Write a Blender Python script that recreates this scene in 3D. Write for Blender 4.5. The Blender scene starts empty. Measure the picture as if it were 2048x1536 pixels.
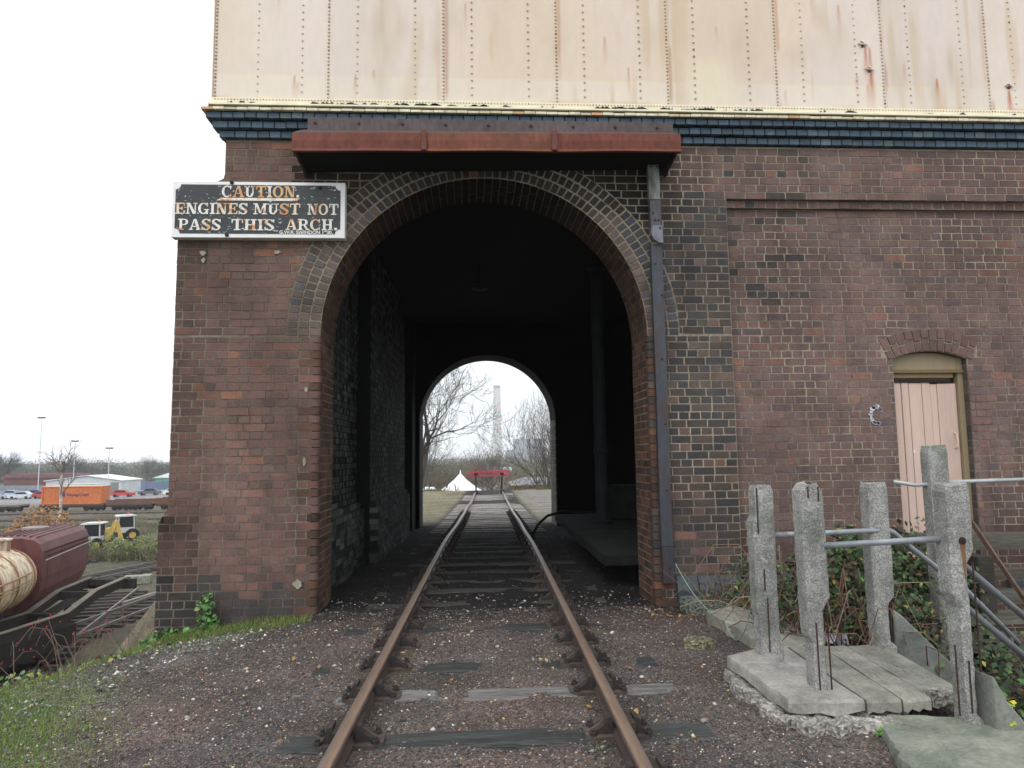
import bpy, bmesh, math, random
import numpy as np
from mathutils import Vector, Matrix
R = random.Random(11)
NR = np.random.default_rng(5)
scene = bpy.context.scene
col = scene.collection

# ------------------------------------------------------------------ camera
CAM_P = Vector((0.03, 0.0, 1.58))
yaw, pit, rol = math.radians(3.36), math.radians(5.81), math.radians(0.70)
cf = Vector((math.sin(yaw)*math.cos(pit), math.cos(yaw)*math.cos(pit), math.sin(pit)))
r0 = Vector((math.cos(yaw), -math.sin(yaw), 0)); u0 = r0.cross(cf)
cr = r0*math.cos(rol) - u0*math.sin(rol); cu = cr.cross(cf)
cd = bpy.data.cameras.new('camera'); cam = bpy.data.objects.new('camera', cd); col.objects.link(cam)
cd.sensor_width = 36.0; cd.lens = 1420/2048*36; cd.clip_start = 0.05; cd.clip_end = 8000
cam.matrix_world = Matrix(((cr.x, cu.x, -cf.x, CAM_P.x), (cr.y, cu.y, -cf.y, CAM_P.y), (cr.z, cu.z, -cf.z, CAM_P.z), (0, 0, 0, 1)))
scene.camera = cam

# ------------------------------------------------------------------ sky, sun, exposure
SUN_EL, SUN_AZ = math.radians(52), math.radians(205)      # azimuth from +Y, clockwise seen from above
w = bpy.data.worlds.new('World'); scene.world = w; w.use_nodes = True
nt = w.node_tree; nt.nodes.clear()
sky = nt.nodes.new('ShaderNodeTexSky'); sky.sky_type = 'NISHITA'; sky.sun_disc = False
sky.sun_elevation = SUN_EL; sky.sun_rotation = SUN_AZ; sky.air_density = 1.6; sky.dust_density = 8.0; sky.ozone_density = 1.0
mx = nt.nodes.new('ShaderNodeMix'); mx.data_type = 'RGBA'; mx.inputs[0].default_value = 0.9
mx.inputs[7].default_value = (9.6, 10.0, 10.6, 1)          # an even layer of white cloud over the clear sky
bg = nt.nodes.new('ShaderNodeBackground'); bg.inputs[1].default_value = 0.115
out = nt.nodes.new('ShaderNodeOutputWorld')
nt.links.new(sky.outputs[0], mx.inputs[6]); nt.links.new(mx.outputs[2], bg.inputs[0]); nt.links.new(bg.outputs[0], out.inputs[0])
sd = bpy.data.lights.new('sun', 'SUN'); sd.energy = 0.7; sd.angle = math.radians(35); sd.color = (1.0, 0.97, 0.93)
sun = bpy.data.objects.new('sun', sd); col.objects.link(sun)
sdir = Vector((math.sin(SUN_AZ)*math.cos(SUN_EL), math.cos(SUN_AZ)*math.cos(SUN_EL), math.sin(SUN_EL)))
sun.rotation_euler = (-sdir).to_track_quat('-Z', 'Y').to_euler(); sun.location = (0, -10, 30)
vs = scene.view_settings; vs.view_transform = 'Standard'; vs.look = 'None'; vs.gamma = 1.0; vs.use_curve_mapping = False
vs.exposure = 0.42
cy = scene.cycles; cy.max_bounces = 5; cy.diffuse_bounces = 3; cy.glossy_bounces = 2; cy.volume_bounces = 1
cy.use_denoising = True; cy.caustics_reflective = False; cy.caustics_refractive = False

# ------------------------------------------------------------------ helpers
def lin(r, g, b, k=1.0):
    f = lambda c: (c/255/12.92) if c/255 <= 0.04045 else ((c/255+0.055)/1.055)**2.4
    return (f(r)*k, f(g)*k, f(b)*k, 1.0)
def jit(c, a, rr=R):
    m = 1+rr.uniform(-a, a)
    return (c[0]*m*(1+rr.uniform(-a, a)*.25), c[1]*m, c[2]*m*(1+rr.uniform(-a, a)*.25), 1)
def sst(a, b, x):
    t = np.clip((x-a)/(b-a), 0, 1); return t*t*(3-2*t)

class N:                                              # small node helper
    def __init__(s, name):
        s.m = bpy.data.materials.new(name); s.m.use_nodes = True; s.t = s.m.node_tree; s.t.nodes.clear()
        s.o = s.n('OutputMaterial'); s.b = s.n('BsdfPrincipled'); s.l(s.b.outputs[0], s.o.inputs[0])
        s.b.inputs['Specular IOR Level'].default_value = 0.3
    def n(s, t, **k):
        x = s.t.nodes.new('ShaderNode'+t)
        for a, v in k.items(): setattr(x, a, v)
        return x
    def l(s, a, b): s.t.links.new(a, b)
    def pos(s, scale=(1, 1, 1), obj=False):
        g = s.n('TexCoord').outputs['Object'] if obj else s.n('NewGeometry').outputs['Position']
        mp = s.n('Mapping'); mp.inputs['Scale'].default_value = scale; s.l(g, mp.inputs[0]); return mp.outputs[0]
    def noise(s, scale, detail=4, vec=None, rough=.55):
        x = s.n('TexNoise'); x.inputs['Scale'].default_value = scale; x.inputs['Detail'].default_value = detail; x.inputs['Roughness'].default_value = rough
        if vec is not None: s.l(vec, x.inputs['Vector'])
        return x.outputs['Fac']
    def vor(s, scale, vec=None, feature='F1'):
        x = s.n('TexVoronoi'); x.feature = feature; x.inputs['Scale'].default_value = scale
        if vec is not None: s.l(vec, x.inputs['Vector'])
        return x
    def ramp(s, fac, pts):
        x = s.n('ValToRGB'); e = x.color_ramp.elements
        while len(e) < len(pts): e.new(.5)
        for q, (p, c) in zip(e, pts): q.position = p; q.color = c if len(c) == 4 else (*c, 1)
        s.l(fac, x.inputs[0]); return x.outputs[0]
    def mix(s, a, b, fac, mode='MIX'):
        x = s.n('Mix'); x.data_type = 'RGBA'; x.blend_type = mode
        for v, i in ((fac, 0), (a, 6), (b, 7)):
            if hasattr(v, 'links') or hasattr(v, 'is_linked'): s.l(v, x.inputs[i])
            else: x.inputs[i].default_value = v if i == 0 or len(v) == 4 else (*v, 1)
        return x.outputs[2]
    def attr(s, name='col'):
        x = s.n('Attribute'); x.attribute_name = name; return x.outputs['Color']
    def math(s, op, a, b=0.0):
        x = s.n('Math'); x.operation = op
        for v, i in ((a, 0), (b, 1)):
            if hasattr(v, 'is_linked'): s.l(v, x.inputs[i])
            else: x.inputs[i].default_value = v
        return x.outputs[0]
    def bump(s, h, strength=.5, dist=.01):
        x = s.n('Bump'); x.inputs['Strength'].default_value = strength; x.inputs['Distance'].default_value = dist
        s.l(h, x.inputs['Height']); s.l(x.outputs[0], s.b.inputs['Normal'])
    def done(s, color, rough=.85, metal=0.0, spec=None):
        if hasattr(color, 'is_linked'): s.l(color, s.b.inputs['Base Color'])
        else: s.b.inputs['Base Color'].default_value = color if len(color) == 4 else (*color, 1)
        if hasattr(rough, 'is_linked'): s.l(rough, s.b.inputs['Roughness'])
        else: s.b.inputs['Roughness'].default_value = rough
        s.b.inputs['Metallic'].default_value = metal
        if spec is not None: s.b.inputs['Specular IOR Level'].default_value = spec
        return s.m

def g3(v): return (v, v, v, 1)
def m_attr(name, var=.35, scale=30, rough=.85, bump=.4, bd=.003, stretch=(1, 1, 1), metal=0, spec=None, grime=None):
    k = N(name); p = k.pos(stretch); n1 = k.noise(scale, 5, p); n2 = k.noise(scale*.12, 3, p)
    c = k.mix(k.attr(), k.ramp(n1, [(.25, g3(1-var)), (.75, g3(1+var*.6))]), 1.0, 'MULTIPLY')
    c = k.mix(c, k.ramp(n2, [(.3, g3(1-var*.6)), (.7, g3(1+var*.3))]), 1.0, 'MULTIPLY')
    if grime: c = k.mix(c, grime[0], k.ramp(k.noise(grime[1], 5, p), [(grime[2], g3(0)), (grime[3], g3(1))]))
    if bump: k.bump(n1, bump, bd)
    return k.done(c, rough, metal, spec)
def m_plain(name, c, rough=.8, metal=0, spec=None, var=.2, scale=8):
    k = N(name); n1 = k.noise(scale, 4, k.pos())
    cc = k.mix(c, k.ramp(n1, [(.3, g3(1-var)), (.7, g3(1+var*.5))]), 1.0, 'MULTIPLY')
    return k.done(cc, rough, metal, spec)

def wl(o):
    v = Vector((0, 0, 0))
    while o is not None: v += o.location; o = o.parent
    return v
def tag(o, label=None, cat=None, group=None, kind=None):
    if label: o['label'] = label
    if cat: o['category'] = cat
    if group: o['group'] = group
    if kind: o['kind'] = kind
    return o
def thing(name, loc, label=None, cat=None, group=None, kind=None):
    o = bpy.data.objects.new(name, None); o.empty_display_size = .2; col.objects.link(o); o.location = loc
    return tag(o, label, cat, group, kind)
def copy_tree(o, parent=None):
    c = o.copy(); col.objects.link(c); c.parent = parent
    for ch in o.children: copy_tree(ch, c)
    return c

class MB:
    def __init__(s): s.v = []; s.f = []; s.c = []; s.cc = (1, 1, 1, 1)
    def add(s, vs, fs, c=None):
        b = len(s.v); s.v += [tuple(v) for v in vs]; s.f += [tuple(i+b for i in f) for f in fs]
        c = c or s.cc; s.c += [c]*len(vs); return s
    def box(s, x0, x1, y0, y1, z0, z1, c=None, j=0):
        q = (lambda: R.uniform(-j, j)) if j else (lambda: 0)
        vs = [(x+q(), y+q(), z+q()) for z in (z0, z1) for y in (y0, y1) for x in (x0, x1)]
        return s.add(vs, [(0, 2, 3, 1), (4, 5, 7, 6), (0, 1, 5, 4), (2, 6, 7, 3), (0, 4, 6, 2), (1, 3, 7, 5)], c)
    def obox(s, p, ax, ay, az, c=None):               # oriented box: centre and three half-axes
        p, ax, ay, az = map(Vector, (p, ax, ay, az))
        vs = [p+ax*a+ay*b+az*d for d in (-1, 1) for b in (-1, 1) for a in (-1, 1)]
        return s.add(vs, [(0, 2, 3, 1), (4, 5, 7, 6), (0, 1, 5, 4), (2, 6, 7, 3), (0, 4, 6, 2), (1, 3, 7, 5)], c)
    def bar(s, a, b, wd, h, up=(0, 0, 1), c=None):
        a, b = Vector(a), Vector(b); d = b-a; L = d.length; d.normalize(); sd_ = d.cross(Vector(up))
        if sd_.length < 1e-4: sd_ = d.cross(Vector((1, 0, 0)))
        sd_.normalize(); u = sd_.cross(d)
        return s.obox((a+b)/2, d*L/2, sd_*wd/2, u*h/2, c)
    def prism(s, poly, axis, t0, t1, c=None):         # polygon in the plane across axis, swept t0..t1
        mp = {'x': lambda a, b, t: (t, a, b), 'y': lambda a, b, t: (a, t, b), 'z': lambda a, b, t: (a, b, t)}[axis]
        n = len(poly); vs = [mp(a, b, t0) for a, b in poly]+[mp(a, b, t1) for a, b in poly]
        fs = [tuple(range(n))[::-1], tuple(range(n, 2*n))]+[(i, (i+1) % n, n+(i+1) % n, n+i) for i in range(n)]
        return s.add(vs, fs, c)
    def tube(s, pts, rad, n=6, c=None, cap=True):
        pts = [Vector(p) for p in pts]; rad = rad if isinstance(rad, (list, tuple)) else [rad]*len(pts)
        vs = []; fs = []; u = None
        for i, p in enumerate(pts):
            d = (pts[min(i+1, len(pts)-1)]-pts[max(i-1, 0)])
            if d.length < 1e-9: d = Vector((0, 0, 1))
            d.normalize()
            if u is None:
                u = d.cross(Vector((0, 0, 1)))
                if u.length < .1: u = d.cross(Vector((1, 0, 0)))
            u = (u-d*u.dot(d))
            if u.length < 1e-6: u = d.orthogonal()
            u.normalize(); v = d.cross(u)
            for k in range(n):
                a = 2*math.pi*k/n; vs.append(p+u*(math.cos(a)*rad[i])+v*(math.sin(a)*rad[i]))
        for i in range(len(pts)-1):
            for k in range(n):
                fs.append((i*n+k, i*n+(k+1) % n, (i+1)*n+(k+1) % n, (i+1)*n+k))
        if cap: fs += [tuple(range(n))[::-1], tuple(range((len(pts)-1)*n, len(pts)*n))]
        return s.add(vs, fs, c)
    def lathe(s, prof, ctr, n=16, axis=(0, 0, 1), c=None, sx=1, sy=1):
        ax = Vector(axis).normalized(); u = ax.orthogonal().normalized(); v = ax.cross(u); ctr = Vector(ctr); vs = []; fs = []
        if abs(ax.z) > .9: u = Vector((1, 0, 0)); v = Vector((0, 1, 0))
        for r, h in prof:
            for k in range(n):
                a = 2*math.pi*k/n; vs.append(ctr+ax*h+u*(math.cos(a)*r*sx)+v*(math.sin(a)*r*sy))
        for i in range(len(prof)-1):
            for k in range(n): fs.append((i*n+k, i*n+(k+1) % n, (i+1)*n+(k+1) % n, (i+1)*n+k))
        fs += [tuple(range(n))[::-1], tuple(range((len(prof)-1)*n, len(prof)*n))]
        return s.add(vs, fs, c)
    def build(s, name, mat, parent=None, kind=None, local=False, smooth=False, origin=None, bevel=0):
        A = np.array(s.v, dtype=np.float32).reshape(-1, 3)
        if local: o0 = Vector((0, 0, 0)); base = Vector((0, 0, 0))
        else:
            o0 = Vector(origin) if origin is not None else Vector(((A[:, 0].min()+A[:, 0].max())/2, (A[:, 1].min()+A[:, 1].max())/2, A[:, 2].min()))
            base = wl(parent) if parent is not None else Vector((0, 0, 0))
        me = bpy.data.meshes.new(name); me.from_pydata((A-np.array(o0, dtype=np.float32)).tolist(), [], s.f)
        at = me.attributes.new('col', 'FLOAT_COLOR', 'POINT'); at.data.foreach_set('color', np.array(s.c, dtype=np.float32).ravel())
        if smooth: me.polygons.foreach_set('use_smooth', [True]*len(me.polygons))
        me.materials.append(mat); me.update()
        o = bpy.data.objects.new(name, me); col.objects.link(o); o.parent = parent; o.location = o0-base
        if bevel:
            b = o.modifiers.new('edge', 'BEVEL'); b.width = bevel; b.segments = 1; b.limit_method = 'ANGLE'
        if kind: o['kind'] = kind
        return o

def np_mesh(name, V, F, C, mat, parent=None, kind=None, smooth=False):   # big meshes from arrays (triangles or quads)
    me = bpy.data.meshes.new(name); nv = len(V); nf, k = F.shape
    me.vertices.add(nv); me.vertices.foreach_set('co', np.asarray(V, np.float32).ravel())
    me.loops.add(nf*k); me.loops.foreach_set('vertex_index', F.astype(np.int32).ravel())
    me.polygons.add(nf); me.polygons.foreach_set('loop_start', np.arange(0, nf*k, k, dtype=np.int32))
    me.polygons.foreach_set('loop_total', np.full(nf, k, np.int32))
    if smooth: me.polygons.foreach_set('use_smooth', np.ones(nf, bool))
    me.update(calc_edges=True); me.validate()
    at = me.attributes.new('col', 'FLOAT_COLOR', 'POINT'); c4 = np.ones((nv, 4), np.float32); c4[:, :3] = C; at.data.foreach_set('color', c4.ravel())
    me.materials.append(mat); o = bpy.data.objects.new(name, me); col.objects.link(o); o.parent = parent
    if kind: o['kind'] = kind
    return o

def shear(y): return .026*(y-7.55)                     # the track and tunnel run 1.5 degrees off the wall's normal
def track_x(y): return .026*y-.009
_ty = [-9, 12, 13.5, 18, 30, 38, 46]; _tz = [0, 0, -.03, -.16, -.40, -.48, -.50]
def track_z(y): return np.interp(y, _ty, _tz)
def vnoise(x, y, s, seed=0):                           # cheap smooth value noise on arrays
    x = np.asarray(x)*s+seed*17.3; y = np.asarray(y)*s+seed*5.7
    xi = np.floor(x); yi = np.floor(y); fx = x-xi; fy = y-yi; fx = fx*fx*(3-2*fx); fy = fy*fy*(3-2*fy)
    h = lambda a, b: np.modf(np.abs(np.sin(a*127.1+b*311.7+seed)*43758.5453))[0]
    return (h(xi, yi)*(1-fx)+h(xi+1, yi)*fx)*(1-fy)+(h(xi, yi+1)*(1-fx)+h(xi+1, yi+1)*fx)*fy
YW = 7.55                                              # front wall plane
YARD = -5.8

def font_mesh(o):                                      # lettering as a plain mesh object
    dg = bpy.context.evaluated_depsgraph_get(); dg.update(); me = bpy.data.meshes.new_from_object(o.evaluated_get(dg))
    n = bpy.data.objects.new('lettering', me); col.objects.link(n); n.parent = o.parent; n.location = o.location; n.rotation_euler = o.rotation_euler
    nm = o.name; bpy.data.objects.remove(o); n.name = nm; return n
# ------------------------------------------------------------------ materials
def brick_material(name, soot_shade=0.0):
    k = N(name); p = k.pos(); n1 = k.noise(42, 6, p, .65); n2 = k.noise(3.2, 5, p, .6); n3 = k.noise(150, 3, p)
    c = k.mix(k.attr(), k.ramp(n1, [(.25, g3(.70)), (.75, g3(1.25))]), 1.0, 'MULTIPLY')
    c = k.mix(c, k.ramp(n2, [(.3, g3(.70)), (.72, g3(1.15))]), 1.0, 'MULTIPLY')
    c = k.mix(c, k.ramp(k.noise(.75, 5, p, .6), [(.32, g3(.70)), (.54, g3(1.0)), (.75, g3(1.16))]), 1.0, 'MULTIPLY')
    streak = k.noise(1.0, 5, k.pos((7, 7, .55)))
    c = k.mix(c, (.030, .027, .028, 1), k.ramp(streak, [(.53, g3(0)), (.78, g3(.45))]))
    lime = k.noise(9, 6, k.pos((1, 1, .5)), .7)
    c = k.mix(c, (.32, .30, .27, 1), k.ramp(lime, [(.66, g3(0)), (.84, g3(.30))]))
    k.bump(k.math('ADD', n1, k.math('MULTIPLY', n3, .35)), .55, .004)
    return k.done(c, .82, spec=.25)
M = {}
M['brick'] = brick_material('brick')
k = N('mortar'); p = k.pos(); n1 = k.noise(60, 5, p); n2 = k.noise(1.1, 4, p)
c = k.mix(lin(116, 107, 97), lin(184, 174, 150), k.ramp(n2, [(.32, g3(.0)), (.70, g3(1))]))
c = k.mix(c, lin(86, 78, 72), k.ramp(k.noise(7, 5, p, .7), [(.5, g3(0)), (.72, g3(.7))]))
sx_ = k.n('SeparateXYZ'); k.l(p, sx_.inputs[0]); c = k.mix(c, k.ramp(k.math('ADD', k.math('MULTIPLY', sx_.outputs[0], .25), .55), [(.08, g3(.55)), (.2, g3(.9))]), 1.0, 'MULTIPLY')   # older, dirtier pointing on the left pier
c = k.mix(c, k.ramp(n1, [(.3, g3(.6)), (.7, g3(1.2))]), 1.0, 'MULTIPLY'); k.bump(n1, .6, .004); M['mortar'] = k.done(c, .95)
M['soot_shade'] = m_plain('soot_and_shade_black', lin(15, 15, 16), .95, var=.4, scale=3)  # sooty lining; also the painted shade of canopy plate and corbel gaps
M['glazed'] = m_attr('blue_engineering_brick', .3, 25, .55, .35, .003, spec=.45, grime=(lin(120, 130, 120), 6, .62, .85))
M['tankpaint'] = m_attr('flaking_cream_paint', .05, 14, .5, .12, .002, spec=.4, stretch=(1, 1, .35))
M['rivet'] = m_attr('rivet_paint', .12, 40, .5, 0)
M['rust'] = m_attr('rusted_steel', .4, 26, .7, .5, .004, stretch=(1, 1, .4), spec=.35)
M['bluesteel'] = m_attr('painted_channel_steel', .3, 30, .55, .35, .003, spec=.4, grime=(lin(70, 48, 42), 9, .5, .72), stretch=(1, 1, .3))
M['signwhite'] = m_attr('white_enamel', .06, 20, .4, 0, grime=(lin(190, 150, 110), 7, .66, .82))
M['signblack'] = m_attr('black_enamel', .25, 20, .38, .1, .001, grime=(lin(205, 210, 210), 22, .64, .68), stretch=(1, 1, 2.2), spec=.5)
M['letter'] = m_attr('flaking_letter_enamel', .1, 40, .45, .1, .001, grime=(lin(206, 140, 86), 9, .52, .62))
M['paintwood'] = m_attr('pink_door_paint', .12, 16, .6, .2, .002, stretch=(6, 6, .3))
M['wood'] = m_attr('weathered_timber', .68, 18, .9, 1.0, .009, stretch=(.5, 7, 7))
M['woodpost'] = m_attr('old_board', .5, 14, .9, .8, .006, stretch=(.6, 6, 6))
M['rail'] = m_attr('rail_steel', .25, 20, .42, .2, .002, stretch=(3, .4, 3), spec=.5)
M['iron'] = m_attr('cast_iron', .4, 30, .75, .5, .004, spec=.35)
k = N('aggregate_concrete'); p = k.pos(); v = k.vor(130, p); n2 = k.noise(5, 5, k.pos((1, 1, .45)), .65)
c = k.mix(k.attr(), k.ramp(v.outputs['Color'], [(.1, g3(.6)), (.55, g3(.97)), (.85, g3(1.4))]), 1.0, 'MULTIPLY')
c = k.mix(c, k.ramp(n2, [(.3, g3(.5)), (.7, g3(1.15))]), 1.0, 'MULTIPLY')
c = k.mix(c, lin(74, 84, 66), k.ramp(k.noise(2.3, 5, p), [(.52, g3(0)), (.72, g3(.6))]))
c = k.mix(c, lin(176, 150, 60), k.ramp(k.noise(13, 4, p), [(.70, g3(0)), (.75, g3(.75))]))
c = k.mix(c, lin(196, 194, 188), k.ramp(k.noise(6, 5, p, .7), [(.62, g3(0)), (.72, g3(.5))]))
k.bump(v.outputs['Distance'], .6, .004); M['concrete'] = k.done(c, .92)
k = N('smooth_concrete'); p = k.pos(); n1 = k.noise(45, 6, p, .7); n2 = k.noise(3, 6, p, .65)
c = k.mix(k.attr(), k.ramp(n1, [(.3, g3(.72)), (.7, g3(1.18))]), 1.0, 'MULTIPLY')
c = k.mix(c, k.ramp(n2, [(.30, lin(110, 118, 108)), (.5, lin(196, 196, 190)), (.7, lin(246, 244, 236))]), .8, 'MULTIPLY')
c = k.mix(c, g3(1.0), .0)
c = k.mix(c, lin(70, 80, 60), k.ramp(k.noise(4, 6, p, .7), [(.54, g3(0)), (.72, g3(.5))]))
k.bump(k.math('ADD', n1, k.math('MULTIPLY', n2, 2.0)), .6, .006); M['slab'] = k.done(c, .93)
k = N('broken_concrete'); p = k.pos(); n1 = k.noise(22, 7, p, .75); v = k.vor(48, p)
c = k.mix(k.attr(), k.ramp(v.outputs['Color'], [(.1, g3(.5)), (.6, g3(1)), (.9, g3(1.5))]), 1.0, 'MULTIPLY')
c = k.mix(c, lin(50, 46, 42), k.ramp(n1, [(.5, g3(0)), (.7, g3(.8))])); k.bump(k.math('ADD', n1, v.outputs['Distance']), 1.0, .02); M['broken'] = k.done(c, .95)
k = N('cinder_ground'); p = k.pos(); v = k.vor(70, p); v2 = k.vor(210, p); n2 = k.noise(1.6, 5, p)
c = k.mix(k.attr(), k.ramp(v.outputs['Color'], [(.05, g3(.4)), (.5, g3(.95)), (.8, g3(1.25)), (.95, g3(2.3))]), 1.0, 'MULTIPLY')
c = k.mix(c, k.ramp(v2.outputs['Color'], [(.1, (.55, .52, .5, 1)), (.6, (1, 1, 1, 1)), (.9, (1.5, 1.35, 1.25, 1))]), 1.0, 'MULTIPLY')
c = k.mix(c, k.ramp(n2, [(.3, g3(.65)), (.7, g3(1.2))]), 1.0, 'MULTIPLY')
k.bump(k.math('ADD', v.outputs['Distance'], k.math('MULTIPLY', v2.outputs['Distance'], .4)), 1.0, .012); M['ground'] = k.done(c, .95, spec=.2)
M['stone'] = m_attr('loose_stone', .3, 60, .9, 0)
k = N('leaf'); c = k.mix(k.attr(), k.ramp(k.noise(30, 3, k.pos()), [(.3, g3(.75)), (.7, g3(1.2))]), 1.0, 'MULTIPLY'); M['leaf'] = k.done(c, .55, spec=.35)
k = N('grass'); M['grass'] = k.done(k.attr(), .8)
M['bark'] = m_attr('bark', .35, 12, .95, 0)
M['birch'] = m_attr('birch_bark', .5, 6, .8, 0, grime=(lin(40, 36, 34), 7, .6, .68), stretch=(1, 1, 3))
M['any'] = m_attr('weathered_paint', .25, 3, .6, 0, spec=.4)
M['anyrough'] = m_attr('rough_surface', .35, 4, .95, 0)
M['creamtank'] = m_attr('rust_streaked_cream', .18, 4, .5, .1, .002, grime=(lin(140, 84, 48), 2.2, .45, .68), stretch=(2.5, 2.5, .6))
M['maroon'] = m_attr('faded_maroon_paint', .22, 5, .55, .1, .003, grime=(lin(62, 34, 34), 1.8, .52, .75), stretch=(2, 2, .5))
M['glass'] = m_plain('dark_glass', (.02, .025, .03, 1), .08, spec=.6, var=0)
M['canvas'] = m_plain('white_canvas', (.86, .87, .88, 1), .7, var=.05)
M['rubber'] = m_plain('black_rubber', (.015, .015, .016, 1), .5, var=.2)
M['galv'] = m_attr('galvanised_pipe', .2, 18, .5, .15, .002, metal=.25, spec=.5, grime=(lin(84, 62, 50), 12, .62, .74))
k = N('lamp_glow'); k.b.inputs['Emission Color'].default_value = (1, .08, .05, 1); k.b.inputs['Emission Strength'].default_value = 1.6; M['redlamp'] = k.done((.5, .02, .02, 1), .4)

# ------------------------------------------------------------------ ground: one sheet to the horizon
def brow_left(y): return np.interp(y, [-10, 3, 5.7, 6.2, 6.8, 7.6, 8.3, 18.5, 20, 44], [-8.5, -5.0, -3.6, -3.25, -2.95, -2.8, -2.9, -3.2, -6.5, -6.5])
def ground_z(x, y):
    x = np.asarray(x, float); y = np.asarray(y, float)
    z = track_z(y)+0*x
    z = z-.13*sst(1.2, 3.2, -x)*(y < 9)
    t = brow_left(y)-x                                   # > 0 past the brow of the bank
    drop = np.where(t > 0, np.where(t < .7, .42*t, .294+1.35*(t-.7)), 0)
    end = y-44.0
    drop = np.maximum(drop, np.where(end > 0, .35*end, 0))
    rt = x-np.interp(y, [-10, 18, 20, 44], [14, 14, 8.5, 7.5]); drop = np.maximum(drop, np.where(rt > 0, .6*rt, 0))
    # the hollow the steps go down into, beside the building's door
    hol = sst(3.15, 4.3, x)*sst(3.4, 4.0, y)*sst(8.0, 7.4, y)*1.1+.22*sst(2.9, 3.3, x)*sst(4.9, 5.5, y)*sst(7.9, 7.3, y)
    z = np.maximum(z-drop, YARD)-hol
    near = sst(30, 8, np.abs(y))*sst(12, 6, np.abs(x))
    z = z+near*((vnoise(x, y, 3.1, 1)-.5)*.035+(vnoise(x, y, 9.0, 2)-.5)*.016)
    z = z+(1-near)*(vnoise(x, y, .35, 3)-.5)*.12*sst(6, 12, np.abs(x)+np.maximum(y-20, 0))
    return z
def axis(parts):
    a = []
    for s, e, n in parts: a += list(np.linspace(s, e, n, endpoint=False))
    return np.array(a+[parts[-1][1]])
gx = axis([(-3500, -300, 10), (-300, -60, 16), (-60, -14, 30), (-14, -5.2, 34), (-5.2, 4.6, 190), (4.6, 16, 30), (16, 60, 12), (60, 300, 8), (300, 3500, 8)])
gy = axis([(-60, -4, 14), (-4, 3.0, 20), (3.0, 8.6, 112), (8.6, 20, 60), (20, 50, 50), (50, 120, 24), (120, 400, 14), (400, 3500, 12)])
GX, GY = np.meshgrid(gx, gy); GZ = ground_z(GX, GY)
V = np.stack([GX.ravel(), GY.ravel(), GZ.ravel()], 1)
nx, ny = len(gx), len(gy); ii = (np.arange(ny-1)[:, None]*nx+np.arange(nx-1)[None, :]).ravel()
Fq = np.stack([ii, ii+1, ii+nx+1, ii+nx], 1)
def L3(*a): return np.array(lin(*a)[:3])
def ground_col(x, y):
    n1 = vnoise(x, y, 1.7, 7)[..., None]; n2 = vnoise(x, y, .8, 9)[..., None]; n3 = vnoise(x, y, 5.0, 4)[..., None]
    x = x[..., None]; y = y[..., None]
    c = L3(104, 98, 93)*(.8+.4*n1)
    c = c+(L3(114, 99, 93)-c)*.7*sst(.45, .8, n2)                      # reddish ash
    c = c+(L3(82, 80, 80)-c)*sst(.5, .8, n1)*.6
    c = c+(L3(34, 34, 36)-c)*.93*sst(6.2, 8.0, y)*sst(21, 18, y)*sst(3.4, 2.6, np.abs(x-.2))   # coal dust under the arch, with the tunnel's shade painted in
    mossy = sst(-1.7, -3.0, x+.35*(y-4))*sst(6.6, 5.4, y)*sst(.22, .5, n3*.6+n2*.5)
    mossy = np.maximum(mossy, sst(.6, .2, np.abs(x+2.55+.2*(y-7)))*sst(6.4, 7.0, y)*sst(8.2, 7.6, y))
    c = c+(L3(90, 116, 58)-c)*np.clip(mossy, 0, 1)*.85
    c = c+(L3(120, 122, 118)-c)*.5*sst(.5, .15, np.abs(x-(brow_left(y)+.55)))*sst(4.6, 5.6, y)*(y < 7.4)   # pale chippings along the edge
    c = c+(L3(100, 104, 78)-c)*.85*(sst(brow_left(y)+.2, brow_left(y)-.5, x))*sst(40, 14, -x)*(y < 19)
    far = sst(18.5, 20.5, y)*(x > -12)
    g = L3(130, 126, 108)*(.6+.5*n2+.35*n1); pa = L3(134, 130, 126)
    cf_ = g+(pa-g)*sst(1.6, .4, np.abs(x-track_x(y)-2.7))
    cf_ = cf_+(L3(62, 60, 58)-cf_)*sst(1.6, 1.2, np.abs(x-track_x(y)))
    cf_ = cf_+(L3(140, 146, 100)-cf_)*sst(4.0, 5.0, x)*.8
    c = c+(cf_-c)*far
    yard = sst(-11, -14, x)+sst(46, 50, y); yard = np.clip(yard, 0, 1)
    yc = L3(96, 92, 84)*(.7+.6*n2); yc = yc+(L3(104, 104, 74)-yc)*sst(.4, .7, n1)*.7
    yc = yc+(L3(150, 150, 152)-yc)*sst(122, 130, y)*.9*(y < 215)
    yc = yc+(L3(92, 104, 78)-yc)*sst(210, 230, y)
    return c+(yc-c)*yard
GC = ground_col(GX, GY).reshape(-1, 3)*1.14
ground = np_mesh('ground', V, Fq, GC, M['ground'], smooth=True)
tag(ground, 'ash and gravel ground sloping to the yard', kind='structure')

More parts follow.
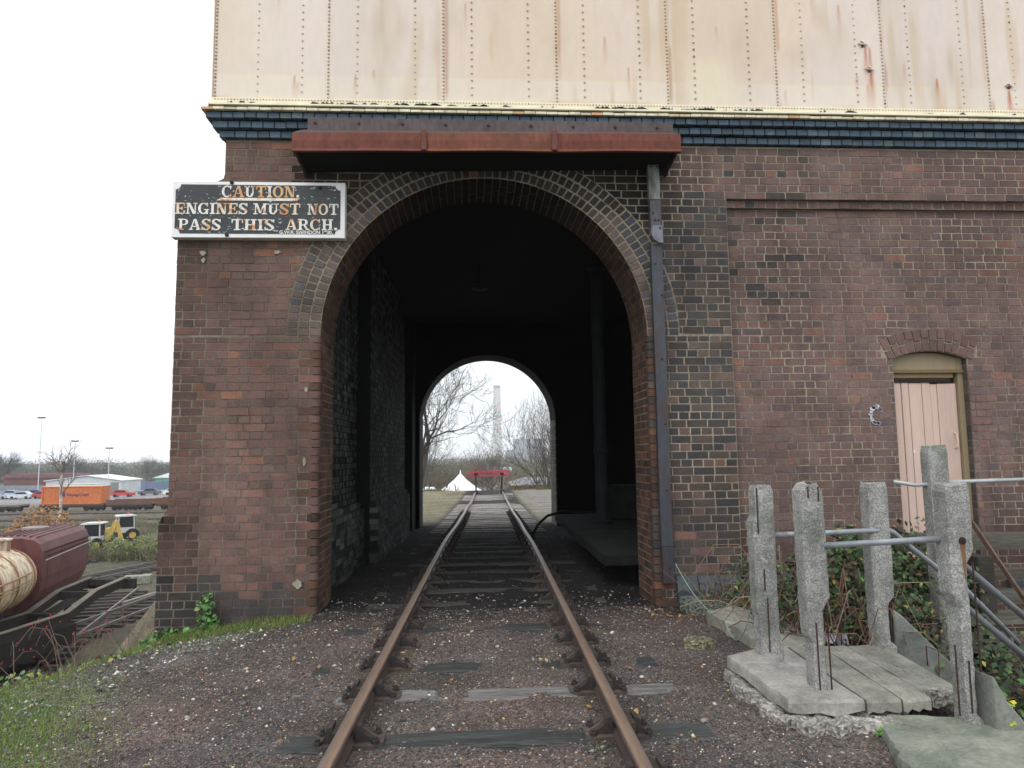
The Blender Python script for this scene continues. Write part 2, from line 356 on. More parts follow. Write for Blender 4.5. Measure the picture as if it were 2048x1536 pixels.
# loose stones
def stones(n, xr, yr, smin, smax, seed, pal, wts, dens=None):
    g = np.random.default_rng(seed); x = g.uniform(*xr, n); y = g.uniform(*yr, n)
    if dens is not None:
        keep = g.uniform(0, 1, n) < dens(x, y); x, y = x[keep], y[keep]
    n = len(x); s = smin+(smax-smin)*g.power(.45, n)*g.uniform(.3, 1, n)
    base = np.array([[1, 0, 0], [-1, 0, 0], [0, 1, 0], [0, -1, 0], [0, 0, 1], [0, 0, -1]], float)
    fa = np.array([[0, 2, 4], [2, 1, 4], [1, 3, 4], [3, 0, 4], [2, 0, 5], [1, 2, 5], [3, 1, 5], [0, 3, 5]])
    P = base[None]*g.uniform(.6, 1.25, (n, 6, 1))+g.uniform(-.25, .25, (n, 6, 3)); P[:, :, 2] *= .62
    a = g.uniform(0, 6.28, n); ca, sa = np.cos(a), np.sin(a)
    X = P[:, :, 0]*ca[:, None]-P[:, :, 1]*sa[:, None]; Y = P[:, :, 0]*sa[:, None]+P[:, :, 1]*ca[:, None]
    hs = s[:, None]*.5; Z = P[:, :, 2]*hs+(ground_z(x, y)+s*.12)[:, None]
    Vv = np.stack([X*hs+x[:, None], Y*hs+y[:, None], Z], 2).reshape(-1, 3)
    Ff = (fa[None]+(np.arange(n)*6)[:, None, None]).reshape(-1, 3)
    ci = g.choice(len(pal), n, p=np.array(wts)/sum(wts)); C = np.array([q[:3] for q in pal])[ci]*g.uniform(.78, 1.42, (n, 1))
    return Vv, Ff, np.repeat(C, 6, 0)
PAL = [lin(96, 90, 86), lin(116, 98, 91), lin(72, 70, 69), lin(146, 141, 136), lin(206, 202, 196), lin(165, 118, 98), lin(205, 185, 140), lin(120, 120, 122)]
def sc_(c_, f): return tuple(v_*f for v_ in c_[:3])+(1,)
def off_track(x, y): return np.where(np.abs(np.abs(x-track_x(y))-.753) < .06, 0., 1.)*np.where(brow_left(y) > x+.15, .25, 1.)*np.where(x > 2.0, .35+0*x, 1.)
a1 = stones(64000, (-4.6, 3.3), (3.2, 7.6), .008, .026, 1, PAL, [30, 18, 26, 14, 2.5, 6, 2.5, 14], off_track)
a2 = stones(4200, (-4.6, 3.2), (3.2, 8.4), .02, .055, 2, PAL, [16, 9, 16, 20, 8, 4, 4, 20], lambda x, y: off_track(x, y)*.7)
a3 = stones(2600, (-4.6, -1.0), (4.6, 7.4), .025, .06, 3, PAL, [6, 2, 18, 34, 14, 1, 2, 26], lambda x, y: off_track(x, y)*np.exp(-((x-brow_left(y)-.6)/.35)**2))
a4 = stones(4000, (-1.5, 2.0), (7.5, 18), .012, .04, 4, [sc_(q, .5) for q in PAL], [14, 5, 50, 10, 3, 2, 2, 20], lambda x, y: off_track(x, y)*.8)  # stones darkened by the same coal dust and painted tunnel shade
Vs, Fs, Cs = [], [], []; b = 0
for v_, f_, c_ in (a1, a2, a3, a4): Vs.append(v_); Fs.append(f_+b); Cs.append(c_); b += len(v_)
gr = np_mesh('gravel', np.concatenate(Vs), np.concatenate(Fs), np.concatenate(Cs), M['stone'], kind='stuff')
tag(gr, 'loose ash chippings and pebbles strewn over the trackbed', 'gravel')
# ------------------------------------------------------------------ brick building
CH, BH = .085, .0772                                    # course height, brick height
AX, AZ, AR = .2, 2.87, 1.76                             # arch centre, springing, radius
RO = AR+.352                                            # outside of the three arch rings
JL, JR = AX-AR, AX+AR
PX, ZP1, ZP2, PD = 2.9, 4.42, 4.335, .11                # panel edge, its two stepped soffits, recess depth
DX0, DX1, DZ, DRISE = 4.77, 5.64, 2.62, .085            # doorway
def pick(cs):
    t = R.random()*sum(w_ for w_, _ in cs)
    for w_, c_ in cs:
        t -= w_
        if t <= 0: return c_
    return cs[-1][1]
KB = 1.0
def pal(mean, mix, rows):                                # bricks of one firing: every colour pulled towards the mean
    m_ = lin(*mean, KB); return [(w_, tuple(m_[i_]*mix+lin(*c_, KB)[i_]*(1-mix) for i_ in range(3))+(1,)) for w_, c_ in rows]
P_RIGHT = pal((122, 99, 94), .6, [(46, (122, 100, 94)), (18, (128, 101, 94)), (14, (104, 94, 94)), (8, (82, 80, 86)), (6, (138, 100, 90)), (3, (158, 110, 88)), (6, (112, 98, 88))])
P_LEFT = pal((116, 90, 82), .55, [(46, (114, 90, 84)), (18, (124, 94, 86)), (14, (94, 80, 76)), (6, (76, 70, 70)), (6, (140, 98, 84)), (2, (164, 112, 86)), (8, (108, 92, 86))])
P_PIPE = pal((86, 78, 74), .45, [(34, (88, 80, 75)), (22, (70, 71, 75)), (12, (64, 69, 76)), (20, (102, 90, 82)), (8, (112, 93, 80))])
P_RING = pal((98, 90, 87), .3, [(48, (102, 88, 81)), (24, (114, 96, 88)), (9, (88, 86, 91)), (4, (80, 82, 90)), (15, (90, 80, 74))])
P_REVEAL = pal((98, 76, 65), .3, [(40, (100, 76, 65)), (22, (114, 84, 68)), (15, (84, 67, 58)), (12, (66, 56, 51)), (8, (124, 88, 70))])
def sc(c_, f): return (c_[0]*f, c_[1]*f, c_[2]*f, 1)
def wall_col(x, z):
    nn = float(vnoise(np.array(x), np.array(z), .9, 21)); n2 = float(vnoise(np.array(x), np.array(z), 2.2, 5))
    if x < AX-1.5: c_ = pick(P_LEFT)
    elif x > PX: c_ = pick(P_RIGHT) if not (x < PX+1.0 and z > 3.0 and R.random() < .22) else pick(P_PIPE)
    else: c_ = pick(P_PIPE) if z < 4.5 and R.random() < .88 else pick(P_RIGHT)
    c_ = jit(c_, .09); f = .86+.30*nn
    if z > 4.2 and -1.9 < x < 2.2: f *= (.14 if z > 4.42 else .30)+.15*n2                       # soot plus the canopy's shade, painted into the brick colour
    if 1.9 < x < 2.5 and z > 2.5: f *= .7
    if x < AX-1.5 and z < .45 and R.random() < (.45-z)/.45*1.3+.45*(x < -2.5): c_ = jit(lin(82, 76, 75, KB), .15); f *= .95-.15*(x < -2.6)
    if x < -2.7 and .3 < z < 3.9: f *= .8
    if x < -2.7 and z < 1.03: f *= .72
    if x < -2.95 and .86 < z < 1.04: f *= .5
    if x > PX and z < .75: f *= .7; 
    if x > 5.7 and .3 < z < 1.2: f *= .75
    return sc(c_, f)

class Frame:
    def __init__(s, o, U, Vv, Nn): s.o, s.U, s.V, s.N = Vector(o), Vector(U), Vector(Vv), Vector(Nn)
    def p(s, u, v, n): return s.o+s.U*u+s.V*v+s.N*n
FACES_B = [(4, 5, 6, 7), (0, 1, 5, 4), (1, 2, 6, 5), (2, 3, 7, 6), (3, 0, 4, 7)]
def brick_geo(fr, quad, proud, ch=.004, back=.03):      # quad: four (u, v) corners, counter-clockwise seen from outside
    cu_ = sum(q[0] for q in quad)/4; cv_ = sum(q[1] for q in quad)/4; vs = [fr.p(u, v, -back) for u, v in quad]
    pr = proud*R.uniform(.55, 1.35)
    for u, v in quad:
        du, dv = cu_-u, cv_-v; L = math.hypot(du, dv) or 1
        k_ = ch*R.uniform(.7, 1.9)/L*1.2
        vs.append(fr.p(u+du*k_, v+dv*k_*(.6+.8*abs(dv)/L), pr+R.uniform(-.0015, .0015)))
    return vs
LAID = []                                               # every brick of the outside faces: (name, verts, colour, area in view)
def in_view(vs):
    q = []
    for p_ in vs[4:8]:
        d = p_-CAM_P; zz = d.dot(cf)
        if zz < .3: return 0
        q.append((1024+1420*d.dot(cr)/zz, 768-1420*d.dot(cu)/zz))
    if not all(4 < a < 2044 and 4 < b < 1532 for a, b in q): return 0
    ar = 0
    for i in range(4): ar += q[i][0]*q[(i+1) % 4][1]-q[(i+1) % 4][0]*q[i][1]
    mxx = sum(a for a, b in q)/4; my = sum(b for a, b in q)/4
    if 330 < mxx < 700 and 355 < my < 485: return 0      # behind the sign
    if mxx > 1480 and my > 955: return 0                 # behind posts and brambles
    if 590 < mxx < 1350 and my < 345: return 0           # under the canopy
    if 1285 < mxx < 1350: return 0
    return abs(ar)/2
def put(name, fr, quad, proud, colr, **kw):
    vs = brick_geo(fr, quad, proud, **kw); LAID.append((name, vs, colr, in_view(vs)))
def course(name, fr, z0, z1, xb, xt, i, colf, proud=.0045, head=None):
    """one course between the two ends; xb, xt = (left, right) at the bottom and at the top of the course"""
    st = (i % 2 == 0) if head is None else not head
    unit = .2345 if st else .1225
    off = (i*.37 % 1)*.012+(.061 if not st else (.0586 if i % 4 else 0))
    lo, hi = min(xb[0], xt[0]), max(xb[1], xt[1]); a = math.floor((lo-off)/unit); cuts = []
    x = off+a*unit
    while x < hi: 
        if x > lo+.03 and x < hi-.03: cuts.append(x+R.uniform(-.004, .004))
        x += unit
    es = [None]+cuts+[None]
    for q in range(len(es)-1):
        l0, l1 = (xb[0], xt[0]) if es[q] is None else (es[q], es[q]); r_0, r_1 = (xb[1], xt[1]) if es[q+1] is None else (es[q+1], es[q+1])
        j = .0032; l0 += j; l1 += j; r_0 -= j; r_1 -= j
        if r_0-l0 < .012 and r_1-l1 < .012: continue
        l0, r_0 = (l0, r_0) if r_0 > l0 else ((l0+r_0)/2-.002, (l0+r_0)/2+.002); l1, r_1 = (l1, r_1) if r_1 > l1 else ((l1+r_1)/2-.002, (l1+r_1)/2+.002)
        w1, w2 = R.uniform(-.0015, .0015), R.uniform(-.0015, .0015)
        cm = colf((l0+r_0)/2, (z0+z1)/2)
        put(name, fr, [(l0, z0+w1), (r_0, z0+w2), (r_1, z1+w2), (l1, z1+w1)], proud, cm)

hw_d = (DX1-DX0)/2; rad_d = (hw_d**2+DRISE**2)/(2*DRISE); cz_d = DZ+DRISE-rad_d
bld = thing('brick_building', (AX, YW+5, 0), 'long dark brick water tower base with an arch over the track', 'building')
FW = Frame((0, YW, 0), (1, 0, 0), (0, 0, 1), (0, -1, 0))
FP = Frame((0, YW+PD, 0), (1, 0, 0), (0, 0, 1), (0, -1, 0))
FS = Frame((0, YW+PD/2, 0), (1, 0, 0), (0, 0, 1), (0, -1, 0))
XR = 9.0
def half_out(z):                                        # half width of the outside of the arch rings at height z
    return math.sqrt(max(RO*RO-(z-AZ)**2, 0)) if z > AZ else AR+.11
i = 0; z = -.85
while z < 4.97:
    z0, z1 = z, z+BH
    xl0 = xl1 = -3.07
    if z0 < .86: xl0 = xl1 = -3.165
    elif z0 < .945: xl0, xl1 = -3.165, -3.125
    elif z0 < 1.03: xl0, xl1 = -3.12, -3.075
    elif z0 > 4.60: xl0 = xl1 = -2.6
    elif z0 > 4.35: f0 = (z0-4.35)/.25; f1 = (z1-4.35)/.25; xl0 = -3.07+.47*f0; xl1 = -3.07+.47*min(f1, 1)
    if z0 > AZ+RO-.02:
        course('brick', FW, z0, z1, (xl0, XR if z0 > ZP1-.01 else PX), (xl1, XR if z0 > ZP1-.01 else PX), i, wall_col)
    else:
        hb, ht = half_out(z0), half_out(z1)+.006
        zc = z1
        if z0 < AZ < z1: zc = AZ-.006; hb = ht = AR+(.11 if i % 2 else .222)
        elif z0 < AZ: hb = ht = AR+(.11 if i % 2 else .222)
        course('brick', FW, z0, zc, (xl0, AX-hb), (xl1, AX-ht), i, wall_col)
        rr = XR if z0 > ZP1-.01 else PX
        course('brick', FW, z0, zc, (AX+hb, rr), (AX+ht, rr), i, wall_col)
    if z1 < ZP2+.01:                                    # recessed panel with the doorway
        if z0 > 2.96 or z1 < -.2: course('brick', FP, z0, z1, (PX, XR), (PX, XR), i, wall_col)
        else:
            if z0 > DZ-.02:                             # beside the segmental arch over the door
                t_ = (z0-DZ)/.30; h0 = .55-.0*t_; h1 = h0
                cx_ = (DX0+DX1)/2; lim = max(.02, min(.56, math.sqrt(max((rad_d+.256)**2-(z0-cz_d)**2, 0))))
                lm1 = max(.02, min(.56, math.sqrt(max((rad_d+.256)**2-(z1-cz_d)**2, 0)))); course('brick', FP, z0, z1, (PX, cx_-lim), (PX, cx_-lm1), i, wall_col); course('brick', FP, z0, z1, (cx_+lim, XR), (cx_+lm1, XR), i, wall_col)
            else:
                course('brick', FP, z0, z1, (PX, DX0), (PX, DX0), i, wall_col); course('brick', FP, z0, z1, (DX1, XR), (DX1, XR), i, wall_col)
    i += 1; z += CH
course('brick', FS, ZP2+.003, ZP1-.005, (PX, XR), (PX, XR), 1, wall_col)
# left flank of the building
FL = Frame((-3.07, 0, 0), (0, -1, 0), (0, 0, 1), (-1, 0, 0))
i = 0; z = -.85
while z < 4.35: course('flank', FL, z, z+BH, (-12.4, -YW), (-12.4, -YW), i, wall_col); i += 1; z += CH
# three rings of headers over the arch
for ring in range(3):
    ra = AR+.004+ring*.1175; rb = ra+.1095; n = int(math.pi*(ra+.05)/.0835); off = R.random()*.01
    for q in range(n):
        a0 = math.pi*q/n+.0042/ra; a1_ = math.pi*(q+1)/n-.0042/ra
        qd = [(AX+math.cos(a)*r_, AZ+math.sin(a)*r_) for a, r_ in ((a0, ra), (a0, rb), (a1_, rb), (a1_, ra))]
        mxx = (qd[0][0]+qd[2][0])/2; mz = (qd[0][1]+qd[2][1])/2; c_ = jit(pick(P_RING), .15)
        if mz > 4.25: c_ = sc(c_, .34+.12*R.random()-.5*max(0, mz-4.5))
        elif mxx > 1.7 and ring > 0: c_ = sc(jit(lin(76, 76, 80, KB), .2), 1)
        if ring == 0 and q == int(n*.52): c_ = lin(128, 92, 78)
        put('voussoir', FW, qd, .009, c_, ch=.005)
# jambs and soffit of the arch
WT = .75
for side, xj, Nx in ((-1, JL, 1), (1, JR, -1)):
    Fj = Frame((xj, 0, 0), (0, 1, 0) if Nx < 0 else (0, -1, 0), (0, 0, 1), (Nx, 0, 0)); i = 0; z = -.85
    sg = 1 if Nx < 0 else -1
    while z < AZ:
        e0, e1 = sorted((sg*(YW+.115), sg*(YW+WT)))
        course('reveal_brick', Fj, z, min(z+BH, AZ), (e0, e1), (e0, e1), i, lambda u, v: sc(jit(pick(P_REVEAL), .15), (.8+.4*R.random())*(1.1 if v < .5 else 1)))
        i += 1; z += CH
nc = 64
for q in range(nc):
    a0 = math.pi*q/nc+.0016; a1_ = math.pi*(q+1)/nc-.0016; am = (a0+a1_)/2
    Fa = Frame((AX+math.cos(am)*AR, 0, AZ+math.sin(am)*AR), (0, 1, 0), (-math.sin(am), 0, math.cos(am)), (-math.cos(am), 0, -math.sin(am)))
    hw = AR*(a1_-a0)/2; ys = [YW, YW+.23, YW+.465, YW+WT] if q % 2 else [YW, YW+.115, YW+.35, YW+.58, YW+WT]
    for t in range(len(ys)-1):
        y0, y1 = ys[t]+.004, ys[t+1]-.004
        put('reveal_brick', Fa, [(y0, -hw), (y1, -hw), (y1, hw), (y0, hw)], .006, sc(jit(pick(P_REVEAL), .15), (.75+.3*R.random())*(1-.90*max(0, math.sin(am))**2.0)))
# arch over the doorway
cx_ = (DX0+DX1)/2; hw_ = (DX1-DX0)/2; rad = (hw_**2+DRISE**2)/(2*DRISE); cz_ = DZ+DRISE-rad; am = math.asin(hw_/rad)
nv = 12
for q in range(nv):
    a0 = math.pi/2+am*1.12-(2.24*am)*q/nv; a1_ = math.pi/2+am*1.12-(2.24*am)*(q+1)/nv
    for t, (ra, rb) in enumerate(((rad+.002, rad+.14), (rad+.148, rad+.25))) if q % 2 else enumerate(((rad+.002, rad+.105), (rad+.113, rad+.25))):
        g_ = .004/rad
        qd = [(cx_+math.cos(a)*r_, cz_+math.sin(a)*r_) for a, r_ in ((a0-g_, ra), (a1_+g_, ra), (a1_+g_, rb), (a0-g_, rb))]
        put('door_arch_brick', FP, qd, .012, jit(lin(118, 94, 88, KB), .14))
for xj, Nx in ((DX0, 1), (DX1, -1)):                    # door reveals
    Fj = Frame((xj, 0, 0), (0, 1, 0) if Nx < 0 else (0, -1, 0), (0, 0, 1), (Nx, 0, 0)); sg = 1 if Nx < 0 else -1; i = 0; z = -.17
    while z < DZ:
        e0, e1 = sorted((sg*(YW+PD+.002), sg*(YW+PD+.17)))
        course('door_reveal_brick', Fj, z, z+BH, (e0, e1), (e0, e1), i, lambda u, v: jit(pick(P_PIPE), .2)); i += 1; z += CH
# cores the bricks are bedded in
def arc(a0, a1_, n, r_, cx=AX, cz=AZ): return [(cx+r_*math.cos(a0+(a1_-a0)*t/n), cz+r_*math.sin(a0+(a1_-a0)*t/n)) for t in range(n+1)]
mb = MB()
for jx, y0_, y1_ in ((.07, YW, YW+.07), (0, YW+.0701, YW+WT)):       # set back behind the rounded corner bricks of the jambs
    mb.prism([(-3.07, -1.5), (-3.07, 4.35), (-2.6, 4.6), (-2.6, 5.03), (PX, 5.03), (PX, -1.5), (JR+jx, -1.5), (JR+jx, AZ-.012)]+arc(0, math.pi, 48, AR)+[(JL-jx, AZ-.012), (JL-jx, -1.5)], 'y', y1_, y0_)
mb.prism([(-3.16, -1.5), (-3.16, .86), (-3.071, 1.01), (-3.071, -1.5)], 'y', YW+.6, YW+.001)
mb.box(PX+.001, XR, YW, YW+WT, ZP1, 5.029); mb.box(PX+.001, XR, YW+PD/2, YW+WT, ZP2, ZP1-.001)
mb.prism([(PX+.001, -1.5), (PX+.001, ZP2-.001), (XR, ZP2-.001), (XR, -1.5), (DX1, -1.5)]+[(cx_+rad*math.cos(a), cz_+rad*math.sin(a)) for a in np.linspace(math.pi/2-am, math.pi/2+am, 9)]+[(DX0, -1.5)], 'y', YW+WT, YW+PD)
mb.box(-3.065, -2.56, YW+WT+.001, 18.7, -1.5, 4.34); mb.build('wall_core', M['mortar'], bld)
# the bricks: those that show largest are single pieces, the rest of each kind one body
from collections import defaultdict
by = defaultdict(list)
for b_ in LAID: by[b_[0]].append(b_)
LIMIT = {'brick': 300, 'voussoir': 300, 'reveal_brick': 150, 'door_arch_brick': 40, 'door_reveal_brick': 0, 'flank': 0}
REST = {'brick': 'brickwork', 'reveal_brick': 'reveal_brickwork', 'door_reveal_brick': 'doorway_brickwork', 'flank': 'flank_brickwork'}
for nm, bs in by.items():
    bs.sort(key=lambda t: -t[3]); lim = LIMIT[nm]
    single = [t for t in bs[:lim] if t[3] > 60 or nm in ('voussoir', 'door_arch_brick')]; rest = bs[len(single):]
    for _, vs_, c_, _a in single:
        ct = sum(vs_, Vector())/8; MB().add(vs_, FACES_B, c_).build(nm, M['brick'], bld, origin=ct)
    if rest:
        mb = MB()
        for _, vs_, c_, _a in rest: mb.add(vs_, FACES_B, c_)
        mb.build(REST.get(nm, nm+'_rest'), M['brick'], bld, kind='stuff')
# rounded corner bricks of the jambs
for xj, sgn in ((JL, -1), (JR, 1)):
    z = -.85; i = 0
    while z < AZ-.02:
        rb_ = .05; wf = .11 if i % 2 else .222; prof = [(xj+sgn*wf-sgn*.004, YW-.006)]
        for t in range(6):
            a = math.pi/2*t/5; prof.append((xj-sgn*.006+sgn*rb_*(1-math.sin(a)), YW-.006+rb_*(1-math.cos(a))))
        prof += [(xj-sgn*.006, YW+.111), (xj+sgn*.03, YW+.111), (xj+sgn*wf, YW+.03)]
        c_ = sc(jit(pick(P_REVEAL if (z < .3 or R.random() < .4) else (P_LEFT if sgn < 0 else P_PIPE)), .15), .95)
        if sgn > 0: prof = prof[::-1]
        if z > -.2: MB().prism(prof, 'z', z, min(z+BH, AZ), c_).build('bullnose_brick', M['brick'], bld)
        z += CH; i += 1
# blue brick corbel courses and the painted edge course
HB = .1225
for rw, (z0, z1, pr) in enumerate(((5.036, 5.108, .055), (5.119, 5.191, .11), (5.202, 5.268, .165))):
    x = -2.6-pr; q = 0
    while x < 7.6:
        x1 = x+HB-.006
        if x < -2.6-pr+.001: x1 = x+.16
        c_ = jit(pick([(5, lin(70, 90, 106)), (3, lin(62, 82, 98)), (1, lin(84, 104, 112)), (1, lin(60, 74, 90))]), .14)
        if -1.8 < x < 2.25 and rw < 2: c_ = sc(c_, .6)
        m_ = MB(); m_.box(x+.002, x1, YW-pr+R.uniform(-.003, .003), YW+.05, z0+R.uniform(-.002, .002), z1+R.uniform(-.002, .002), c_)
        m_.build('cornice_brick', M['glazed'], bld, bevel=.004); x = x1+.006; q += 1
    mb = MB(); mb.box(-2.6-pr+.012, 7.6, YW-pr+.008, YW+.6, z0+.006, z1+.010, lin(60, 60, 56)); mb.build('corbel_bed', M['soot_shade'], bld)  # near-black bed paints the shadow lines between the brick rows
x = -2.80; q = 0
while x < 7.6:
    x1 = x+HB
    c_ = pick([(7, lin(220, 212, 184)), (2, lin(200, 190, 156)), (.4, lin(200, 158, 118))])
    MB().box(x+.002, x1-.003, YW-.21+R.uniform(-.004, .004), YW-.05, 5.272, 5.302+R.uniform(-.003, .002), c_).build('edge_brick', M['glazed'], bld, bevel=.003); x = x1
mb = MB(); mb.box(-2.74, XR, YW-.17, YW+4, 5.268, 5.328, lin(90, 84, 76)); mb.build('wall_cap', M['soot_shade'], bld)
# sloping blue brick plinth to the right of the arch
for q in range(26):
    x0 = 2.18+q*.232
    if x0 > 4.6 and x0 < 5.7: continue
    yy = YW if x0 < PX-.2 else YW+PD
    MB().prism([(yy-.075, .02), (yy-.075, .165), (yy-.012, .30), (yy+.02, .30), (yy+.02, .02)], 'x', x0, x0+.226, jit(lin(66, 76, 82), .15)).build('plinth_brick', M['glazed'], bld, bevel=.004)
# door: frame, boards, handle
door = MB(); fy = YW+PD+.10
mb = MB(); fc = lin(146, 132, 106)
mb.box(DX1-.066, DX1-.006, fy-.02, fy+.06, .2, DZ+.02, jit(fc, .05)); mb.box(DX0+.004, DX0+.03, fy-.02, fy+.06, .2, DZ+.02, fc)
mb.prism([(DX0+.004, DZ-.13)]+[(DX1-.006, DZ-.13), (DX1-.006, DZ)]+[(cx_+(rad-.006)*math.cos(a), cz_+(rad-.006)*math.sin(a)) for a in np.linspace(math.pi/2-am*.97, math.pi/2+am*.97, 9)]+[(DX0+.004, DZ)], 'y', fy+.06, fy-.015, fc)
mb.box(DX0+.004, DX1-.006, fy-.045, fy-.014, DZ-.155, DZ-.118, lin(116, 100, 66))
dfr = mb.build('door_frame', M['paintwood'], bld)
dr = thing('door', (cx_, fy, .2)); dr.parent = bld; dr.location = Vector((cx_, fy, .2))-bld.location
dr['label'] = 'pink painted plank door with a gap between boards'
xs = [DX0+.035, DX0+.15, DX0+.245, DX0+.395, DX0+.495, DX0+.575, DX1-.07]
for t in range(6):
    gp = .012 if t == 1 else .004
    MB().box(xs[t]+gp*.6, xs[t+1]-gp*.5, fy+.02+R.uniform(-.003, .003), fy+.05, .2, DZ-.27+R.uniform(-.01, .012), jit(lin(208, 182, 168), .05)).build('plank', M['paintwood'], dr, bevel=.003)
MB().box(DX0+.035, DX1-.09, fy+.05, fy+.07, .2, DZ-.14, lin(70, 58, 46)).build('backing_board', M['wood'], dr)
MB().box(DX0+.036, DX1-.16, fy+.005, fy+.03, DZ-.262, DZ-.21, lin(70, 62, 50), j=.006).build('weather_bar', M['wood'], dr)
MB().box(DX0+.036, DX1-.09, fy+.02, fy+.04, DZ-.205, DZ-.135, lin(176, 150, 112)).build('top_rail', M['paintwood'], dr)
MB().tube([(DX1-.13, fy+.02, 1.78), (DX1-.13, fy-.025, 1.77), (DX1-.125, fy-.03, 1.69), (DX1-.13, fy-.02, 1.62), (DX1-.13, fy+.02, 1.61)], .009, 6, lin(220, 196, 180)).build('handle', M['paintwood'], dr)
MB().box(DX0+.247, DX0+.262, fy+.012, fy+.02, 1.56, 1.60, lin(235, 232, 225)).build('hasp', M['signwhite'], dr)
# marks on the wall: old plaster, a daubed ring of paint
def blob(cx, cz, rx, rz, y, n=11, seed=0):
    g = random.Random(seed); return [(cx+math.cos(2*math.pi*t/n)*rx*g.uniform(.55, 1.15), cz+math.sin(2*math.pi*t/n)*rz*g.uniform(.55, 1.15)) for t in range(n)]
for s_, (x, z, a, b_) in enumerate(((-2.80, 3.77, .035, .03), (-2.79, 3.69, .025, .03), (-2.02, 3.78, .04, .022), (-1.745, .31, .05, .05), (-1.70, 1.55, .022, .05), (-1.695, 2.3, .018, .03))):
    MB().prism(blob(x, z, a, b_, 0, seed=s_), 'y', YW-.002, YW-.017, lin(196, 190, 176)).build('plaster_patch', M['slab'], bld)
for t in range(15):
    a = .5+t*.33+R.uniform(-.1, .1); MB().prism(blob(4.54+.065*math.cos(a), 1.99+.095*math.sin(a), R.uniform(.018, .034), R.uniform(.018, .034), 0, n=8, seed=40+t), 'y', YW+PD-.003, YW+PD-.0085, lin(*R.choice([(186, 190, 196), (150, 154, 164), (202, 204, 206), (122, 118, 138)]))).build('paint_daub', M['any'], bld)

# inside of the tunnel
def shx(poly, y): return [(a+shear(y), b) for a, b in poly]
mb = MB(); YF = 17.7; FT = 1.2
def slabq(pts): mb.add(pts, [(0, 1, 2, 3)])
x0 = -1.9
mb.box(-2.58, 5.6, YW+WT, YF+FT, 4.95, 5.2)                                     # ceiling
for (y0, y1, xx) in ((YW+WT, 11.0, -1.80), (11.0, 15.4, -1.60), (15.4, 17.0, -1.86), (17.0, YF, -1.6)):
    mb.add([(-2.55, y0, -1), (xx+shear(y0), y0, -1), (xx+shear(y1), y1, -1), (-2.55, y1, -1), (-2.55, y0, 4.94), (xx+shear(y0), y0, 4.94), (xx+shear(y1), y1, 4.94), (-2.55, y1, 4.94)],
           [(0, 3, 2, 1), (4, 5, 6, 7), (0, 1, 5, 4), (1, 2, 6, 5), (2, 3, 7, 6), (3, 0, 4, 7)])
mb.box(5.0, 5.6, YW+WT, YF, -1, 4.96)
mb.build('lining', M['soot_shade'], bld)
FA = .455; FRd = 1.70; FZ = 2.43                                                  # far arch
mb = MB(); mb.prism([(-2.59, -1.5), (-2.59, 4.93), (5.6, 4.93), (5.6, -1.5), (FA+FRd, -1.5)]+arc(0, math.pi, 36, FRd, FA, FZ)+[(FA-FRd, -1.5)], 'y', YF+FT, YF)
mb.build('far_wall', M['soot_shade'], bld)
mb = MB(); P_IN = [(5, lin(98, 101, 98)), (4, lin(78, 82, 80)), (3, lin(46, 49, 48)), (1, lin(120, 122, 118))]
for (y0, y1, xx) in ((YW+WT, 11.0, -1.80), (11.0, 15.4, -1.60), (15.4, 17.0, -1.86)):
    i = 0; z = -.1
    while z < 4.9:
        xz = xx+(.12 if z < .80 else .06 if z < .88 else 0); y = y0+(.06 if i % 2 else 0)
        while y < y1-.03:
            un = .2345 if i % 2 else .1225; ye = min(y+un, y1)
            Fi = Frame((xz+shear(y), 0, 0), (0, -1, 0), (0, 0, 1), (1, -.0, 0)); nn = float(vnoise(np.array(y), np.array(z), 1.3, 3))
            mb.add(brick_geo(Fi, [(-ye+.004, z), (-y-.004, z), (-y-.004, z+BH), (-ye+.004, z+BH)], .0055, back=.14 if z < .9 else .03), FACES_B, sc(jit(pick(P_IN), .14), (.42+.8*nn)))
            y = ye
        i += 1; z += CH
mb.build('tunnel_brickwork', M['brick'], bld, kind='stuff')
i = 0
for side in (-1, 1):                                                              # far jamb arris bricks; light on the right, shade on the left painted
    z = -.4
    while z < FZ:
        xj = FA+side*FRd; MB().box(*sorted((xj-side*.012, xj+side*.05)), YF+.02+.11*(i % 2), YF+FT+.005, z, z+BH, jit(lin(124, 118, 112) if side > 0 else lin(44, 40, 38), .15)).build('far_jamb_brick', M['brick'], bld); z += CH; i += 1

# ------------------------------------------------------------------ riveted water tank on top
tank = thing('water_tank', (3.1, YW+1.9, 5.31), 'cream painted riveted iron water tank with rust streaks on the brick base', 'water tank')
TY = 7.43; TX0 = -2.71; TZ0 = 5.335; TZ1 = 8.6
seams = [TX0]+[-1.49+1.246*q for q in range(9)]
g = random.Random(3)
spots = [(g.uniform(-2.5, 8), g.uniform(5.6, 7.4), g.uniform(.012, .03), g.uniform(.04, .25), g.uniform(.4, 1)) for _ in range(24)]
spots += [(4.55, 6.16, .03, .22, 1.3), (4.60, 6.16, .025, .30, 1.2), (4.60, 5.86, .04, .2, 1.3), (5.37, 5.80, .03, .14, 1.4), (6.22, 5.68, .035, .25, 1.5), (-1.85, 5.70, .02, .13, 1), (-1.2, 5.72, .02, .14, 1), (-1.0, 5.78, .018, .08, 1), (4.43, 5.83, .02, .1, 1)]
dark = [(g.uniform(-2.2, 8), g.uniform(5.7, 7.0), g.uniform(.05, .2), g.uniform(.15, .5), g.uniform(.2, .6)) for _ in range(26)]+[(-.85, 6.3, .25, .35, .7), (-.3, 6.05, .1, .2, .6), (5.55, 6.0, .06, .2, .8)]
